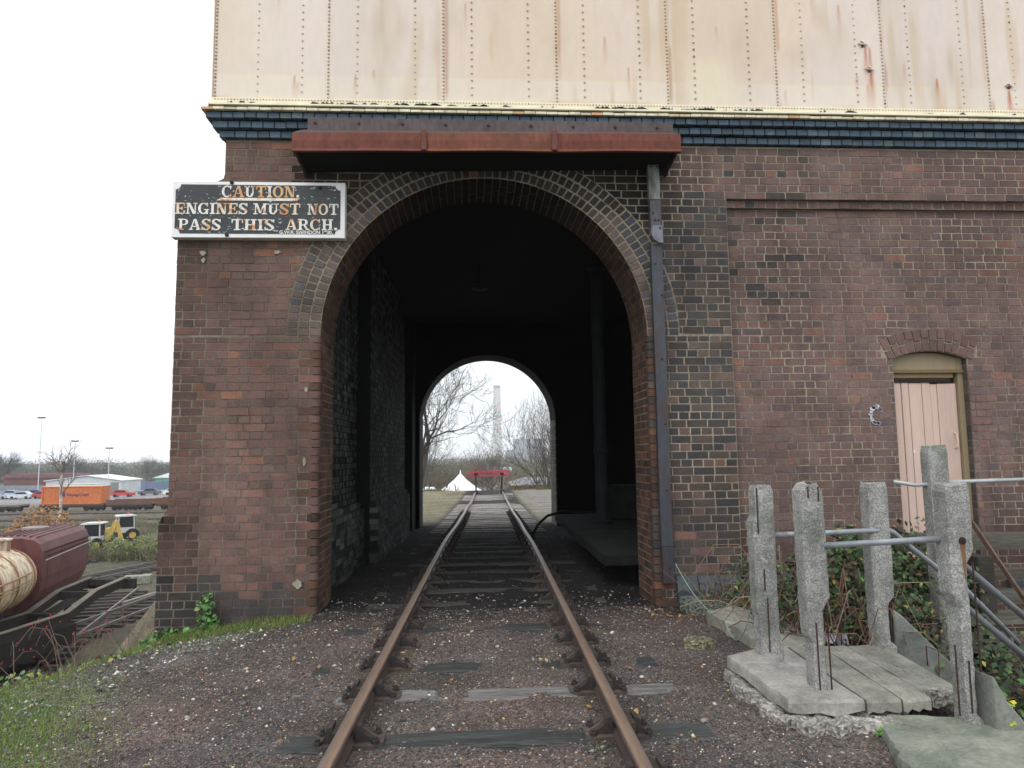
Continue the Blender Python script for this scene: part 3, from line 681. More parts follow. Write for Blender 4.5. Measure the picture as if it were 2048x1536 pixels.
def tank_col(X, Z):
    b0 = np.ones(X.shape+(3,))*L3(217, 203, 191)
    b0 += (L3(215, 197, 175)-b0)*sst(.35, .7, vnoise(X, Z*.4, .8, 31))[..., None]*.9
    b0 += (L3(218, 204, 194)-b0)*sst(.5, .8, vnoise(X*1.0, Z*.25, 1.7, 33))[..., None]*.8
    low = sst(5.72, 5.70, Z)[..., None]; b0 += (L3(222, 212, 196)-b0)*low*.6
    ln = np.exp(-((Z-5.71)/.012)**2)*sst(.35, .6, vnoise(X, Z, 2, 8)); b0 += (L3(222, 206, 168)-b0)*ln[..., None]*.5
    pan = np.floor((X-TX0+.02)/1.246); b0 *= (1+.03*np.sin(pan*2.7+1))[..., None]
    b0 += (L3(224, 212, 184)-b0)*(np.exp(-(((X-2.75)/.32)**2+((Z-5.72)/.3)**2)**2))[..., None]*.8
    for (x, z, a, L, s_) in dark: b0 += (L3(182, 164, 136)-b0)*(np.clip(s_*.7*np.exp(-((X-x)/a)**2-((Z-z)/L)**2)*(.4+.9*vnoise(X*5, Z, 3, 3)), 0, .7))[..., None]
    st_ = sst(.62, .85, vnoise(X*2, Z*.15, 6, 12))*sst(.4, .6, vnoise(X, Z, .9, 14)); b0 += (L3(196, 168, 130)-b0)*(st_*.45)[..., None]
    for (x, z, a, L, s_) in spots:
        m_ = np.where(Z < z, np.exp(-((z-Z)/L)**1.3), np.exp(-((Z-z)/.012)**2))*np.exp(-((X-x)/(a*(.35+.65*np.clip((z-Z)/L, 0, 1))))**2)
        b0 += (L3(178, 104, 52)-b0)*np.clip(m_*s_*.85, 0, .95)[..., None]
    for sx in seams[1:]:
        m_ = np.exp(-((X-sx-.035)/.016)**2)*sst(.45, .75, vnoise(X*0+sx*9, Z, 1.9, 17)); b0 += (L3(176, 118, 76)-b0)*np.clip(m_, 0, .5)[..., None]
    rim = sst(5.50, 5.42, Z)*sst(.5, .75, vnoise(X, Z*0, 2.4, 22)); b0 += (L3(190, 128, 76)-b0)*rim[..., None]*.55
    return b0
for q in range(len(seams)-1):
    a_, b_ = seams[q], seams[q+1]; ys_ = TY-.002*(q % 2)
    xs_ = np.linspace(a_-(.03 if q else 0), b_+(.03 if q % 2 else 0), 90); zs_ = np.concatenate([np.linspace(TZ0+.06, 7.2, 110), [TZ1]])
    XX, ZZ = np.meshgrid(xs_, zs_); bow = .006*np.sin((XX-a_)/(b_-a_)*math.pi)*np.sin(ZZ*1.3+q)
    Vp = np.stack([XX.ravel(), (ys_-bow).ravel(), ZZ.ravel()], 1); n1_, n2_ = len(xs_), len(zs_); id_ = (np.arange(n2_-1)[:, None]*n1_+np.arange(n1_-1)[None]).ravel()
    Ff = np.stack([id_, id_+1, id_+n1_+1, id_+n1_], 1)
    o = np_mesh('plate', Vp-np.array(tank.location), Ff, tank_col(XX, ZZ).reshape(-1, 3), M['tankpaint'], tank, smooth=True)
    sl = o.modifiers.new('thickness', 'SOLIDIFY'); sl.thickness = .012; sl.offset = 1 if False else -1
mb = MB(); mb.box(TX0+.004, seams[-1], TY+.02, TY+3.9, TZ0+.02, TZ1-.02, lin(190, 176, 160)); mb.build('shell', M['tankpaint'], tank)
def rivet(mb, x, y, z, r_=.0125, nrm=(0, -1, 0), c=None):
    n_ = Vector(nrm); u_ = Vector((1, 0, 0)) if abs(n_.x) < .5 else Vector((0, 1, 0)); v_ = n_.cross(u_); p_ = Vector((x, y, z)); vs_ = []
    for rr_, h in ((1, 0), (.72, .62)):
        for t in range(6): a = t*math.pi/3; vs_.append(p_+(u_*math.cos(a)+v_*math.sin(a))*r_*rr_+n_*r_*h)
    vs_.append(p_+n_*r_*.9); mb.add(vs_, [(t, (t+1) % 6, 6+(t+1) % 6, 6+t) for t in range(6)]+[(6+t, 6+(t+1) % 6, 12) for t in range(6)], c)
mb = MB(); rc = lambda: jit(pick([(12, lin(206, 190, 168)), (2, lin(190, 166, 136)), (.6, lin(160, 116, 84))]), .08)
for q, sx in enumerate(seams[:-1]):
    z = TZ0+.13
    while z < 7.4: rivet(mb, sx+(.022 if q == 0 else 0), TY-.006, z, .0135, c=rc()); z += .0415
    lines = (.47, .94) if q == 0 else (.31, .935)
    for dx in lines:
        z = TZ0+.19
        while z < 7.4: rivet(mb, sx+dx, TY-.004, z, .0125, c=rc()); z += .083
x = TX0+.03
while x < 7.5: rivet(mb, x, TY-.02, TZ0+.088, .009, c=rc()); x += .034
mb.build('rivets', M['rivet'], tank, kind='stuff')
mb = MB()
for q in range(48):                                                            # base angle with chipped paint
    x0 = TX0-.02+q*.23; mb.box(x0, x0+.2299, TY-.016, TY-.006, TZ0+.004, TZ0+.108, jit(lin(232, 224, 196), .05))
    mb.box(x0, x0+.2299, TY-.085, TY-.0165, TZ0-.004, TZ0+.012+R.uniform(0, .004), jit(lin(232, 226, 200), .06))
mb.build('base_angle', M['tankpaint'], tank)
for q in range(64):
    x = R.choice([R.uniform(-2.7, .2), R.uniform(1.2, 3.2), R.uniform(-2.7, 7)]); L = R.uniform(.06, .3)
    MB().prism([(x, TZ0+.016)]+[(x+L*t/6, TZ0+.02+R.uniform(.006, .05)) for t in range(1, 6)]+[(x+L, TZ0+.016)], 'y', TY-.0165, TY-.034, lin(58, 50, 46)).build('flaked_scale', M['rust'], tank)
for (x, z, s_) in ((4.52, 6.19, .055), (4.58, 5.89, .05), (6.22, 5.72, .045)):          # curled flakes of paint over bare patches
    MB().prism(blob(x, z, s_*.6, s_*.5, 0, 9, int(x*10)), 'y', TY-.004, TY-.0075, lin(104, 72, 54)).build('bare_patch', M['rust'], tank)
    for t in range(4):
        a = t*1.7+x; px_, pz_ = x+math.cos(a)*s_*.7, z+.6*s_*abs(math.sin(a))+.01
        MB().add([(px_-s_*.35, TY-.008, pz_+s_*.3), (px_+s_*.35, TY-.008, pz_+s_*.34), (px_+s_*.3, TY-.03, pz_-s_*.1), (px_-s_*.25, TY-.034, pz_-s_*.05), (px_, TY-.045, pz_-s_*.3)], [(0, 1, 2, 3), (3, 2, 4)], lin(226, 216, 204)).build('paint_flake', M['tankpaint'], tank)
mb = MB(); mb.box(TX0-.012, TX0, TY-.01, TY+.06, TZ0+.05, 8.5, lin(214, 196, 180)); mb.build('corner_angle', M['tankpaint'], tank)
# ------------------------------------------------------------------ railway track
trk = thing('railway_track', (0, 10, 0), 'single rusty bullhead railway track running through the arch', 'railway track')
HT = .14                                                                        # rail head above the ground
prof = [(-.033, HT-.006), (-.027, HT), (.027, HT), (.033, HT-.006), (.035, HT-.03), (.030, HT-.043), (.010, HT-.053), (.010, .05), (.030, .036), (.034, .02), (.028, .006),
        (-.028, .006), (-.034, .02), (-.030, .036), (-.010, .05), (-.010, HT-.053), (-.030, HT-.043), (-.035, HT-.03)]
rc_ = [lin(98, 88, 86), lin(112, 98, 90), lin(142, 118, 100), lin(112, 98, 92)]+[lin(82, 69, 64)]*14
def rail_x(y, s): return track_x(y)+s*.7525+.006*math.sin(y*.7+s)*(y > 9)+.008*sst(9, 12, y)*math.sin(y*.45)
for s_ in (-1, 1):
    ys_ = list(np.arange(-3, 8, .8))+list(np.arange(8, 40, .5))+[39.8]; vs_ = []; fs_ = []; cs_ = []; n = len(prof); m_ = MB()
    for y in ys_:
        z = float(track_z(y))+.008*math.sin(y*1.1+s_)*(y > 9); x = rail_x(y, s_)
        for t, (a, b_) in enumerate(prof):
            vs_.append((x+a*(-s_), y, z+b_)); cs_.append(rc_[t])
    for q in range(len(ys_)-1):
        for t in range(n): fs_.append((q*n+t, q*n+(t+1) % n, (q+1)*n+(t+1) % n, (q+1)*n+t))
    fs_ += [tuple(range(n)), tuple(range((len(ys_)-1)*n, len(ys_)*n))]
    m_.v, m_.f, m_.c = vs_, fs_, cs_; m_.build('rail', M['rail'], trk)
# chair: base plate with two bolts, inner and outer jaws; the key is a sub-part
def chair_mesh():
    m_ = MB(); c0 = lin(86, 77, 71); c1 = lin(62, 55, 52)
    m_.prism([(-.19, -.06), (-.15, -.10), (.15, -.10), (.19, -.06), (.19, .06), (.15, .10), (-.15, .10), (-.19, .06)], 'z', 0, .03, c0)
    m_.prism([(.03, .03), (.15, .03), (.125, .05), (.085, .075), (.065, .115), (.040, .118), (.034, .06)], 'y', -.05, .05, c1)        # inner jaw
    m_.prism([(.05, .03), (.172, .03), (.12, .06), (.09, .085), (.075, .10)], 'y', -.012, .012, c0)
    m_.prism([(-.095, .03), (-.16, .03), (-.135, .055), (-.118, .11), (-.088, .118), (-.085, .06)], 'y', -.055, .055, c1)              # outer jaw
    for y in (-.07, .07):
        m_.lathe([(.022, 0), (.022, .018), (.014, .02), (.014, .035), (.004, .036)], (.148, y, .03), 6, c=c1)
        m_.lathe([(.022, 0), (.022, .018), (.014, .02), (.014, .035), (.004, .036)], (-.165, -y, .03), 6, c=c1)
    kx = MB(); kx.box(-.084, -.037, -.10, .11, .045, .1, lin(74, 66, 58), j=.004)
    return m_, kx
cm, km = chair_mesh()
ch0 = cm.build('rail_chair', M['iron'], trk, local=True); ky0 = km.build('key', M['woodpost'], ch0, local=True)
sl_y = [2.3, 2.95, 3.55, 4.18, 4.93, 5.58, 6.18, 6.75, 7.36, 7.93]
while sl_y[-1] < 39.5: sl_y.append(sl_y[-1]+R.uniform(.64, .72))
first = True
for q, y in enumerate(sl_y):
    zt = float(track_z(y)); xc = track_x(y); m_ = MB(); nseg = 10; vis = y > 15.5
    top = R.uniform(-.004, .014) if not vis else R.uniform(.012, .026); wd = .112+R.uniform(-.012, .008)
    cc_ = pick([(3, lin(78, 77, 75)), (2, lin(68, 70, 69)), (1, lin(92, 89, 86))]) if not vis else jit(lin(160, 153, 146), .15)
    if q == 3: cc_ = lin(72, 75, 73); top = .012
    if q == 4: cc_ = lin(128, 125, 122); top = .010
    if q == 5: top = .004
    sk = R.uniform(-.02, .02); vs_ = []
    for t in range(nseg+1):
        xx = xc-1.29+2.58*t/nseg; jy = R.uniform(-.006, .006); jz = R.uniform(-.008, .004)-(.016 if (t in (0, 1, 2, 8, 9, 10) and not vis and R.random() < .75) else 0); yy = y+sk*(t/nseg-.5)
        vs_ += [(xx, yy-wd+jy, zt-.12), (xx, yy-wd+jy, zt+top-.012+jz), (xx, yy-wd+.012+jy, zt+top+jz), (xx, yy+wd-.012+jy, zt+top+jz), (xx, yy+wd+jy, zt+top-.012+jz), (xx, yy+wd+jy, zt-.12)]
    fs_ = []
    for t in range(nseg):
        for e in range(5): fs_.append((t*6+e, (t+1)*6+e, (t+1)*6+e+1, t*6+e+1))
    fs_ += [(0, 1, 2, 3, 4, 5), tuple(nseg*6+e for e in (5, 4, 3, 2, 1, 0))]
    m_.add(vs_, fs_, cc_); m_.build('sleeper', M['wood'], trk)
    if y < 24:
        for s_ in (-1, 1):
            if first: c0_ = ch0; first = False
            else: c0_ = copy_tree(ch0, trk)
            c0_.location = Vector((rail_x(y, s_), y, zt-.008))-trk.location
            c0_.rotation_euler.z = (0 if s_ < 0 else math.pi)+R.uniform(-.02, .02)

# ------------------------------------------------------------------ rusty steel canopy over the arch
can = thing('steel_canopy', (.25, 7.3, 4.6), 'rusty red steel canopy bolted above the arch', 'canopy')
CX0, CX1, CYF = -1.76, 2.24, 7.02
for q, (a, b_) in enumerate(((CX0, -.435), (-.425, .905), (.915, CX1))):
    m_ = MB(); n = 14
    pr_ = [(CYF+.02, 4.892), (CYF, 4.88), (CYF-.006, 4.80), (CYF, 4.715), (CYF-.014, 4.692), (CYF-.014, 4.684), (CYF+.03, 4.684), (CYF+.03, 4.90)]
    vs_ = []
    for t in range(n+1):
        x = a+(b_-a)*t/n; dz = (x+1.76)*.011-.006+.003*math.sin(x*5)
        vs_ += [(x, yy+.004*math.sin(x*3+zz*9), zz+dz) for yy, zz in pr_]
    L = len(pr_); fs_ = [(t*L+e, t*L+(e+1) % L, (t+1)*L+(e+1) % L, (t+1)*L+e) for t in range(n) for e in range(L)]+[tuple(range(L)), tuple(range(n*L, n*L+L))]
    m_.add(vs_, fs_, lin(*((112, 62, 50), (116, 68, 50), (110, 60, 46))[q])); m_.build('fascia_panel', M['rust'], can)
for x in (-.43, .91): MB().box(x-.03, x+.03, CYF-.028, CYF+.0, 4.69+(x+1.76)*.011-.006, 4.905+(x+1.76)*.011-.006, lin(104, 62, 52)).build('strap', M['rust'], can, bevel=.003)
MB().add([(CX0, CYF+.02, 4.888), (CX1, CYF+.02, 4.93), (CX1-.02, 7.372, 5.10), (CX0+.02, 7.372, 5.075), (CX0, CYF+.02, 4.868), (CX1, CYF+.02, 4.91), (CX1-.02, 7.372, 5.08), (CX0+.02, 7.372, 5.055)],
         [(0, 1, 2, 3), (7, 6, 5, 4), (0, 4, 5, 1), (1, 5, 6, 2), (2, 6, 7, 3), (3, 7, 4, 0)], lin(88, 74, 72)).build('roof_plate', M['rust'], can)
for x, d in ((CX0+.012, .0), (CX1-.04, .04)):
    MB().prism([(CYF+.03, 4.69+d), (CYF+.03, 4.87+d), (7.37, 5.05+d), (YW-.012, 5.0), (YW-.012, 4.62+d)], 'x', x, x+.02, lin(70, 52, 48)).build('cheek_plate', M['rust'], can)
for t in range(9): 
    x = -1.6+t*.46; m_ = MB(); m_.lathe([(.016, 0), (.016, .012), (.004, .014)], (x, 7.33, 5.13), 6, axis=(0, -1, 0), c=lin(60, 50, 48)); m_.build('bolt', M['rust'], can)
MB().add([(CX0+.05, CYF+.03, 4.70), (CX1-.05, CYF+.03, 4.74), (CX1-.05, YW-.012, 4.745), (CX0+.05, YW-.012, 4.665), (CX0+.05, CYF+.03, 4.712), (CX1-.05, CYF+.03, 4.752), (CX1-.05, YW-.012, 4.757), (CX0+.05, YW-.012, 4.677)], [(0, 1, 2, 3), (7, 6, 5, 4), (0, 4, 5, 1), (1, 5, 6, 2), (2, 6, 7, 3), (3, 7, 4, 0)], lin(30, 27, 26)).build('added_shade_plate', M['soot_shade'], can)  # plate added to block light and paint the open underside black
MB().box(CX0+.08, CX1+.02, 7.33, 7.354, 4.90, 5.19, lin(92, 80, 80)).build('back_board', M['rust'], can)

# ------------------------------------------------------------------ steel channel downpipe
dp = thing('downpipe', (2.07, 7.5, .2), 'blue grey steel channel downpipe beside the arch', 'downpipe')
def channel(x0, x1, z0, z1, y0, dx, c):
    m_ = MB(); n = 10; pr_ = [(0, 0), (1, 0), (1, 1), (.86, 1), (.86, .3), (.14, .3), (.14, 1), (0, 1)]; vs_ = []
    for t in range(n+1):
        z = z0+(z1-z0)*t/n; ox = dx*(t/n)+R.uniform(-.002, .002)
        vs_ += [(x0+(x1-x0)*a+ox, y0+.07*b_, z) for a, b_ in pr_]
    fs_ = [(t*8+e, t*8+(e+1) % 8, (t+1)*8+(e+1) % 8, (t+1)*8+e) for t in range(n) for e in range(8)]+[tuple(range(8))[::-1], tuple(range(n*8, n*8+8))]
    return m_.add(vs_, fs_, c)
channel(2.022, 2.140, .245, .62, 7.455, -.002, lin(60, 64, 72)).build('lower_channel', M['bluesteel'], dp)
channel(2.016, 2.138, .625, 3.86, 7.463, -.006, lin(66, 71, 78)).build('main_channel', M['bluesteel'], dp)
MB().prism([(2.0, 4.06), (2.0, 3.97), (2.03, 3.905), (2.08, 3.87), (2.13, 3.865), (2.128, 4.06)], 'y', 7.45, 7.405, lin(120, 124, 136)).build('shoe', M['bluesteel'], dp)
channel(1.998, 2.118, 4.06, 4.35, 7.41, 0, lin(82, 84, 90)).build('upper_channel', M['bluesteel'], dp)
channel(1.990, 2.112, 4.352, 4.80, 7.40, -.004, lin(126, 136, 130)).build('head_channel', M['bluesteel'], dp)
for (x, z, y) in ((2.02, 4.72, 7.40), (2.085, 4.72, 7.40), (2.03, 4.2, 7.41), (2.05, 4.12, 7.41), (2.085, 4.12, 7.41), (2.10, 4.03, 7.405), (2.05, 3.65, 7.463), (2.11, 3.3, 7.463), (2.09, 2.6, 7.463), (2.1, 1.9, 7.463), (2.09, 1.2, 7.463), (2.10, .4, 7.455)):
    m_ = MB(); m_.lathe([(.011, 0), (.011, .008), (.003, .01)], (x, y, z), 6, axis=(0, -1, 0), c=lin(40, 36, 36)); m_.build('bolt', M['iron'], dp)
MB().box(2.01, 2.13, 7.47, YW-.008, 4.4, 4.44, lin(60, 58, 60)).build('bracket', M['iron'], dp); MB().box(2.02, 2.14, 7.52, YW-.008, 1.2, 1.25, lin(60, 58, 60)).build('bracket', M['iron'], dp)

# ------------------------------------------------------------------ caution sign
sg = thing('caution_sign', (-2.2, 7.47, 3.9), 'cast caution sign with white rim fixed to the left brick pier', 'sign')
SX0, SX1, SZ0, SZ1, SY = -3.095, -1.295, 3.905, 4.515, 7.435
MB().box(SX0, SX1, SY, YW-.012, SZ0, SZ1, lin(232, 232, 232)).build('plate', M['signwhite'], sg, bevel=.004)
W_, H_ = SX1-SX0, SZ1-SZ0
def notched(x0, x1, z0, z1, r_):
    pts = []
    for (cx, cz, a0) in ((x0, z0, 90), (x1, z0, 180), (x1, z1, 270), (x0, z1, 360)):
        for t in range(7): a = math.radians(a0-90*t/6); pts.append((cx+r_*math.cos(a), cz+r_*math.sin(a)))
    return pts
MB().prism(notched(SX0+.034, SX1-.048, SZ0+.042, SZ1-.035, .055), 'y', SY+.01, SY-.003, lin(36, 45, 50)).build('field', M['signblack'], sg)
def glyph(ch):                                                                   # slab-serif capitals in a box one high
    P = []; st, th, sf = .21, .085, .10
    rect = lambda a, b_, c_, d: P.append([(a, b_), (c_, b_), (c_, d), (a, d)])
    quad = lambda *p_: P.append(list(p_))
    def ring(cx, cz, rx, rz, tx, tz, a0, a1_, n=12):
        for t in range(n):
            q = []
            for k_, a in ((0, a0+(a1_-a0)*t/n), (1, a0+(a1_-a0)*(t+1)/n)):
                a = math.radians(a); q.append(((cx+rx*math.cos(a), cz+rz*math.sin(a)), (cx+(rx-tx)*math.cos(a), cz+(rz-tz)*math.sin(a))))
            P.append([q[0][1], q[0][0], q[1][0], q[1][1]])
    def serif(x0, x1, z): rect(x0, z, x1, z+sf)
    w_ = .9
    if ch == 'I': w_ = .5; rect(.145, 0, .355, 1); serif(.03, .47, 0); serif(.03, .47, 1-sf)
    elif ch == 'T': rect(.345, 0, .555, 1); serif(.2, .7, 0); serif(.02, .88, 1-sf); rect(.02, .66, .10, 1); rect(.80, .66, .88, 1)
    elif ch == 'N': w_ = .98; rect(.13, 0, .23, 1); rect(.75, 0, .85, 1); quad((.13, 1), (.37, 1), (.85, 0), (.61, 0)); serif(.02, .35, 0); serif(.0, .3, 1-sf); serif(.63, .97, 1-sf)
    elif ch == 'E': w_ = .86; rect(.12, 0, .33, 1); serif(.0, .8, 0); serif(0, .8, 1-sf); rect(.3, .46, .58, .54); rect(.54, .34, .62, .66); rect(.72, 0, .82, .3); rect(.72, .7, .82, 1)
    elif ch == 'U': w_ = .95; rect(.12, .34, .33, 1); rect(.68, .34, .78, 1); ring(.45, .34, .33, .34, .21, .11, 180, 360); serif(0, .45, 1-sf); serif(.56, .92, 1-sf)
    elif ch == 'H': w_ = .98; rect(.12, 0, .33, 1); rect(.64, 0, .85, 1); rect(.3, .45, .67, .55); [serif(a, a+.43, z) for a in (.01, .53) for z in (0, 1-sf)]
    elif ch == 'A': w_ = .98; quad((.40, 1), (.60, 1), (.93, 0), (.70, 0)); quad((.40, 1), (.48, .95), (.18, 0), (.08, 0)); rect(.22, .27, .74, .36); serif(0, .32, 0); serif(.6, .98, 0)
    elif ch in 'PR':
        w_ = .88 if ch == 'P' else .98; rect(.12, 0, .33, 1); serif(0, .45, 0); rect(.0, 1-sf, .5, 1); rect(.3, .43, .5, .52); ring(.5, .715, .34, .285, .21, .085, -90, 90)
        if ch == 'R': quad((.46, .5), (.64, .46), (.94, 0), (.70, 0)); rect(.68, 0, .98, sf)
    elif ch == 'M': w_ = 1.14; rect(.12, 0, .22, 1); rect(.82, 0, 1.02, 1); quad((.12, 1), (.34, 1), (.63, .1), (.50, .1)); quad((.84, 1), (.92, 1), (.63, .1), (.52, .1)); [serif(a, b_, z) for a, b_, z in ((0, .34, 0), (.7, 1.14, 0), (0, .3, 1-sf), (.84, 1.14, 1-sf))]
    elif ch == 'O': w_ = .98; ring(.48, .5, .46, .52, .22, .1, 0, 360, 24)
    elif ch in 'CG':
        w_ = .95; ring(.48, .5, .46, .52, .22, .1, 50, 310, 20); rect(.74, .68, .84, 1.0)
        if ch == 'G': rect(.66, 0, .86, .42); rect(.52, .36, .95, .44)
        else: rect(.76, .04, .84, .3)
    elif ch == 'S': w_ = .82; ring(.4, .735, .37, .285, .2, .1, 20, 240, 12); ring(.4, .265, .37, .285, .2, .1, -160, 60, 12); quad((.05, .68), (.25, .75), (.76, .32), (.56, .24)); rect(.68, .7, .76, 1); rect(.04, 0, .12, .3)
    elif ch == '.': w_ = .36; rect(.06, 0, .28, .22)
    return P, w_
def line(txt, fx0, fx1, fz0, fz1):                                               # fractions of the plate, z from the top
    x0, x1 = SX0+fx0*W_, SX0+fx1*W_; z0, z1 = SZ1-fz1*H_, SZ1-fz0*H_; gl = [glyph(t) for t in txt]; tot = sum(g_[1] for g_ in gl); s_ = (x1-x0)/tot; x = x0
    for (P, w_), t in zip(gl, txt):
        m_ = MB(); c_ = pick([(6, lin(230, 228, 220)), (3, lin(228, 212, 188)), (1, lin(220, 176, 130))])
        for q, poly in enumerate(P): m_.prism([(x+a*s_*.96, z0+b_*(z1-z0)) for a, b_ in poly], 'y', SY, SY-.009-.0003*(q % 7), c_)
        m_.build('letter', M['letter'], sg); x += w_*s_
px = lambda a: (a-347)/343; pz = lambda b_: (b_-366)/112.5
line('CAUTION.', px(444), px(600), pz(375), pz(397.5)); line('ENGINES', px(354), px(498), pz(410), pz(432)); line('MUST', px(508), px(602), pz(410), pz(432)); line('NOT', px(615), px(678), pz(410), pz(432))
line('PASS', px(361), px(446), pz(442), pz(464)); line('THIS', px(465), px(552), pz(442), pz(464)); line('ARCH.', px(572), px(677), pz(441), pz(463))
zt_ = SZ1-pz(399)*H_; xu0, xu1 = SX0+px(434)*W_, SX0+px(601)*W_
MB().prism([(xu0, zt_-.03), (xu1-.04, zt_-.03), (xu1, zt_), (xu0+.05, zt_)], 'y', SY, SY-.008, lin(230, 226, 214)).build('underline', M['letter'], sg)
cu_ = bpy.data.curves.new('small_print', 'FONT'); cu_.body = 'G.W.R: SWINDON 1930.'; cu_.size = .052; cu_.extrude = .002; cu_.offset = .0016; cu_.materials.append(m_plain('small_print_white', lin(222, 222, 218), .5))
so = bpy.data.objects.new('small_print', cu_); col.objects.link(so); so.parent = sg; so.rotation_euler = (math.pi/2, 0, 0); so.location = Vector((SX0+px(560)*W_, SY-.005, SZ1-pz(470.5)*H_))-sg.location; so = font_mesh(so); so['kind'] = 'stuff'
for fx, fz in ((.34, .02), (.855, .10), (.32, .955)):
    m_ = MB(); m_.lathe([(.02, 0), (.02, .014), (.006, .018)], (SX0+fx*W_, SY-.002, SZ1-fz*H_), 8, axis=(0, -1, 0), c=lin(40, 38, 38)); m_.build('bolt', M['iron'], sg)
sg.rotation_euler.y = 0

# ------------------------------------------------------------------ concrete landing, posts and rails by the door
land = thing('concrete_landing', (2.4, 4.75, .0), 'cracked grey concrete landing slab with plank joints below the posts', 'slab')
def rough_slab(poly, z0, z1, c, name, mat, parent, jz=.006, n=7, jxy=.012, seed=0):
    """a slab with a broken edge: outline resampled, top bevelled and dished"""
    g_ = random.Random(seed); pts = []
    for q in range(len(poly)):
        a, b_ = Vector(poly[q]), Vector(poly[(q+1) % len(poly)])
        for t in range(n): p_ = a.lerp(b_, t/n); pts.append((p_.x+(g_.uniform(-jxy, jxy) if t else 0), p_.y+(g_.uniform(-jxy, jxy) if t else 0)))
    ctr = (sum(p_[0] for p_ in pts)/len(pts), sum(p_[1] for p_ in pts)/len(pts)); vs_ = []; n_ = len(pts)
    zt2 = z1 if callable(z1) else (lambda x, y: z1); zb2 = z0 if callable(z0) else (lambda x, y: z0)
    for lev, (f, dz) in enumerate(((1.0, None), (1.0, -.018), (.985, 0), (.8, 0), (.5, 0), (.2, 0))):
        for x, y in pts:
            X = ctr[0]+(x-ctr[0])*f; Y = ctr[1]+(y-ctr[1])*f
            vs_.append((X, Y, (zb2(X, Y)+g_.uniform(-.015, .015)) if dz is None else zt2(X, Y)+dz+g_.uniform(-jz, jz)*(lev > 2)))
    fs_ = [(l*n_+t, l*n_+(t+1) % n_, (l+1)*n_+(t+1) % n_, (l+1)*n_+t) for l in range(5) for t in range(n_)]+[tuple(5*n_+t for t in range(n_))]
    return MB().add(vs_, fs_, c).build(name, mat, parent)
rough_slab([(1.84, 5.13), (1.86, 4.19), (2.30, 4.16), (2.36, 5.34), (2.25, 5.36)], .075, .15, lin(184, 180, 178), 'slab', M['slab'], land, seed=1)
for q, (a, b_, c_, d) in enumerate((((2.315, 4.16), (2.52, 4.16), (2.62, 5.345), (2.38, 5.34)), ((2.535, 4.165), (2.72, 4.19), (2.82, 5.35), (2.635, 5.345)), ((2.735, 4.20), (3.0, 4.26), (3.12, 5.38), (2.835, 5.355)))):
    rough_slab([a, b_, c_, d], .075, .145-.006*q, jit(lin(170, 170, 162), .06), 'concrete_plank', M['slab'], land, seed=5+q, jxy=.006)
rough_slab([(1.80, 5.10), (1.80, 4.25), (1.90, 4.07), (2.3, 4.0), (2.52, 4.08), (2.60, 4.3), (2.5, 5.2)], -.12, .06, lin(178, 174, 166), 'broken_footing', M['broken'], land, jz=.02, jxy=.05, seed=9)
rough_slab([(2.74, 4.19), (2.90, 4.20), (2.89, 4.30), (2.74, 4.30)], .09, .158, lin(168, 164, 156), 'broken_edge', M['broken'], land, seed=12)
ms = rough_slab([(2.37, 4.13), (2.62, 4.10), (2.95, 4.0), (3.05, 3.60), (2.6, 3.30), (2.16, 3.30), (2.14, 3.55), (2.27, 3.92)], -.1, lambda x, y: .075-.03*(2.6-x)*(x < 2.4), lin(158, 164, 152), 'mossy_slab', M['slab'], None, jz=.003, seed=14)
tag(ms, 'mossy concrete paving slab lying in front of the landing', 'slab')
s1 = rough_slab([(2.18, 7.42), (2.5, 7.44), (2.75, 7.3), (2.72, 7.1), (2.4, 7.0), (2.2, 7.18)], -.05, lambda x, y: .10+.02*math.sin(x*9), lin(120, 128, 120), 'stone_lump', M['broken'], None, jz=.02, jxy=.03, seed=16)
tag(s1, 'rough greenish lump of stone under the downpipe', 'stone')
s2 = rough_slab([(2.22, 6.72), (2.5, 6.9), (2.85, 6.6), (2.75, 5.45), (2.42, 5.42), (2.30, 6.1)], -.06, lambda x, y: .09+.03*(y-6), lin(184, 182, 172), 'tilted_slab', M['slab'], None, jz=.01, jxy=.03, seed=18)
tag(s2, 'tilted pale concrete slab half buried by the brick wall', 'slab')
s3 = rough_slab([(1.76, 5.95), (1.84, 6.03), (1.97, 6.0), (2.02, 5.9), (1.9, 5.84), (1.8, 5.86)], -.05, lambda x, y: .065, lin(140, 136, 112), 'flat_rock', M['broken'], None, jz=.015, n=4, jxy=.01, seed=20)
tag(s3, 'flat tan rock lying in the ash beside the track', 'rock')
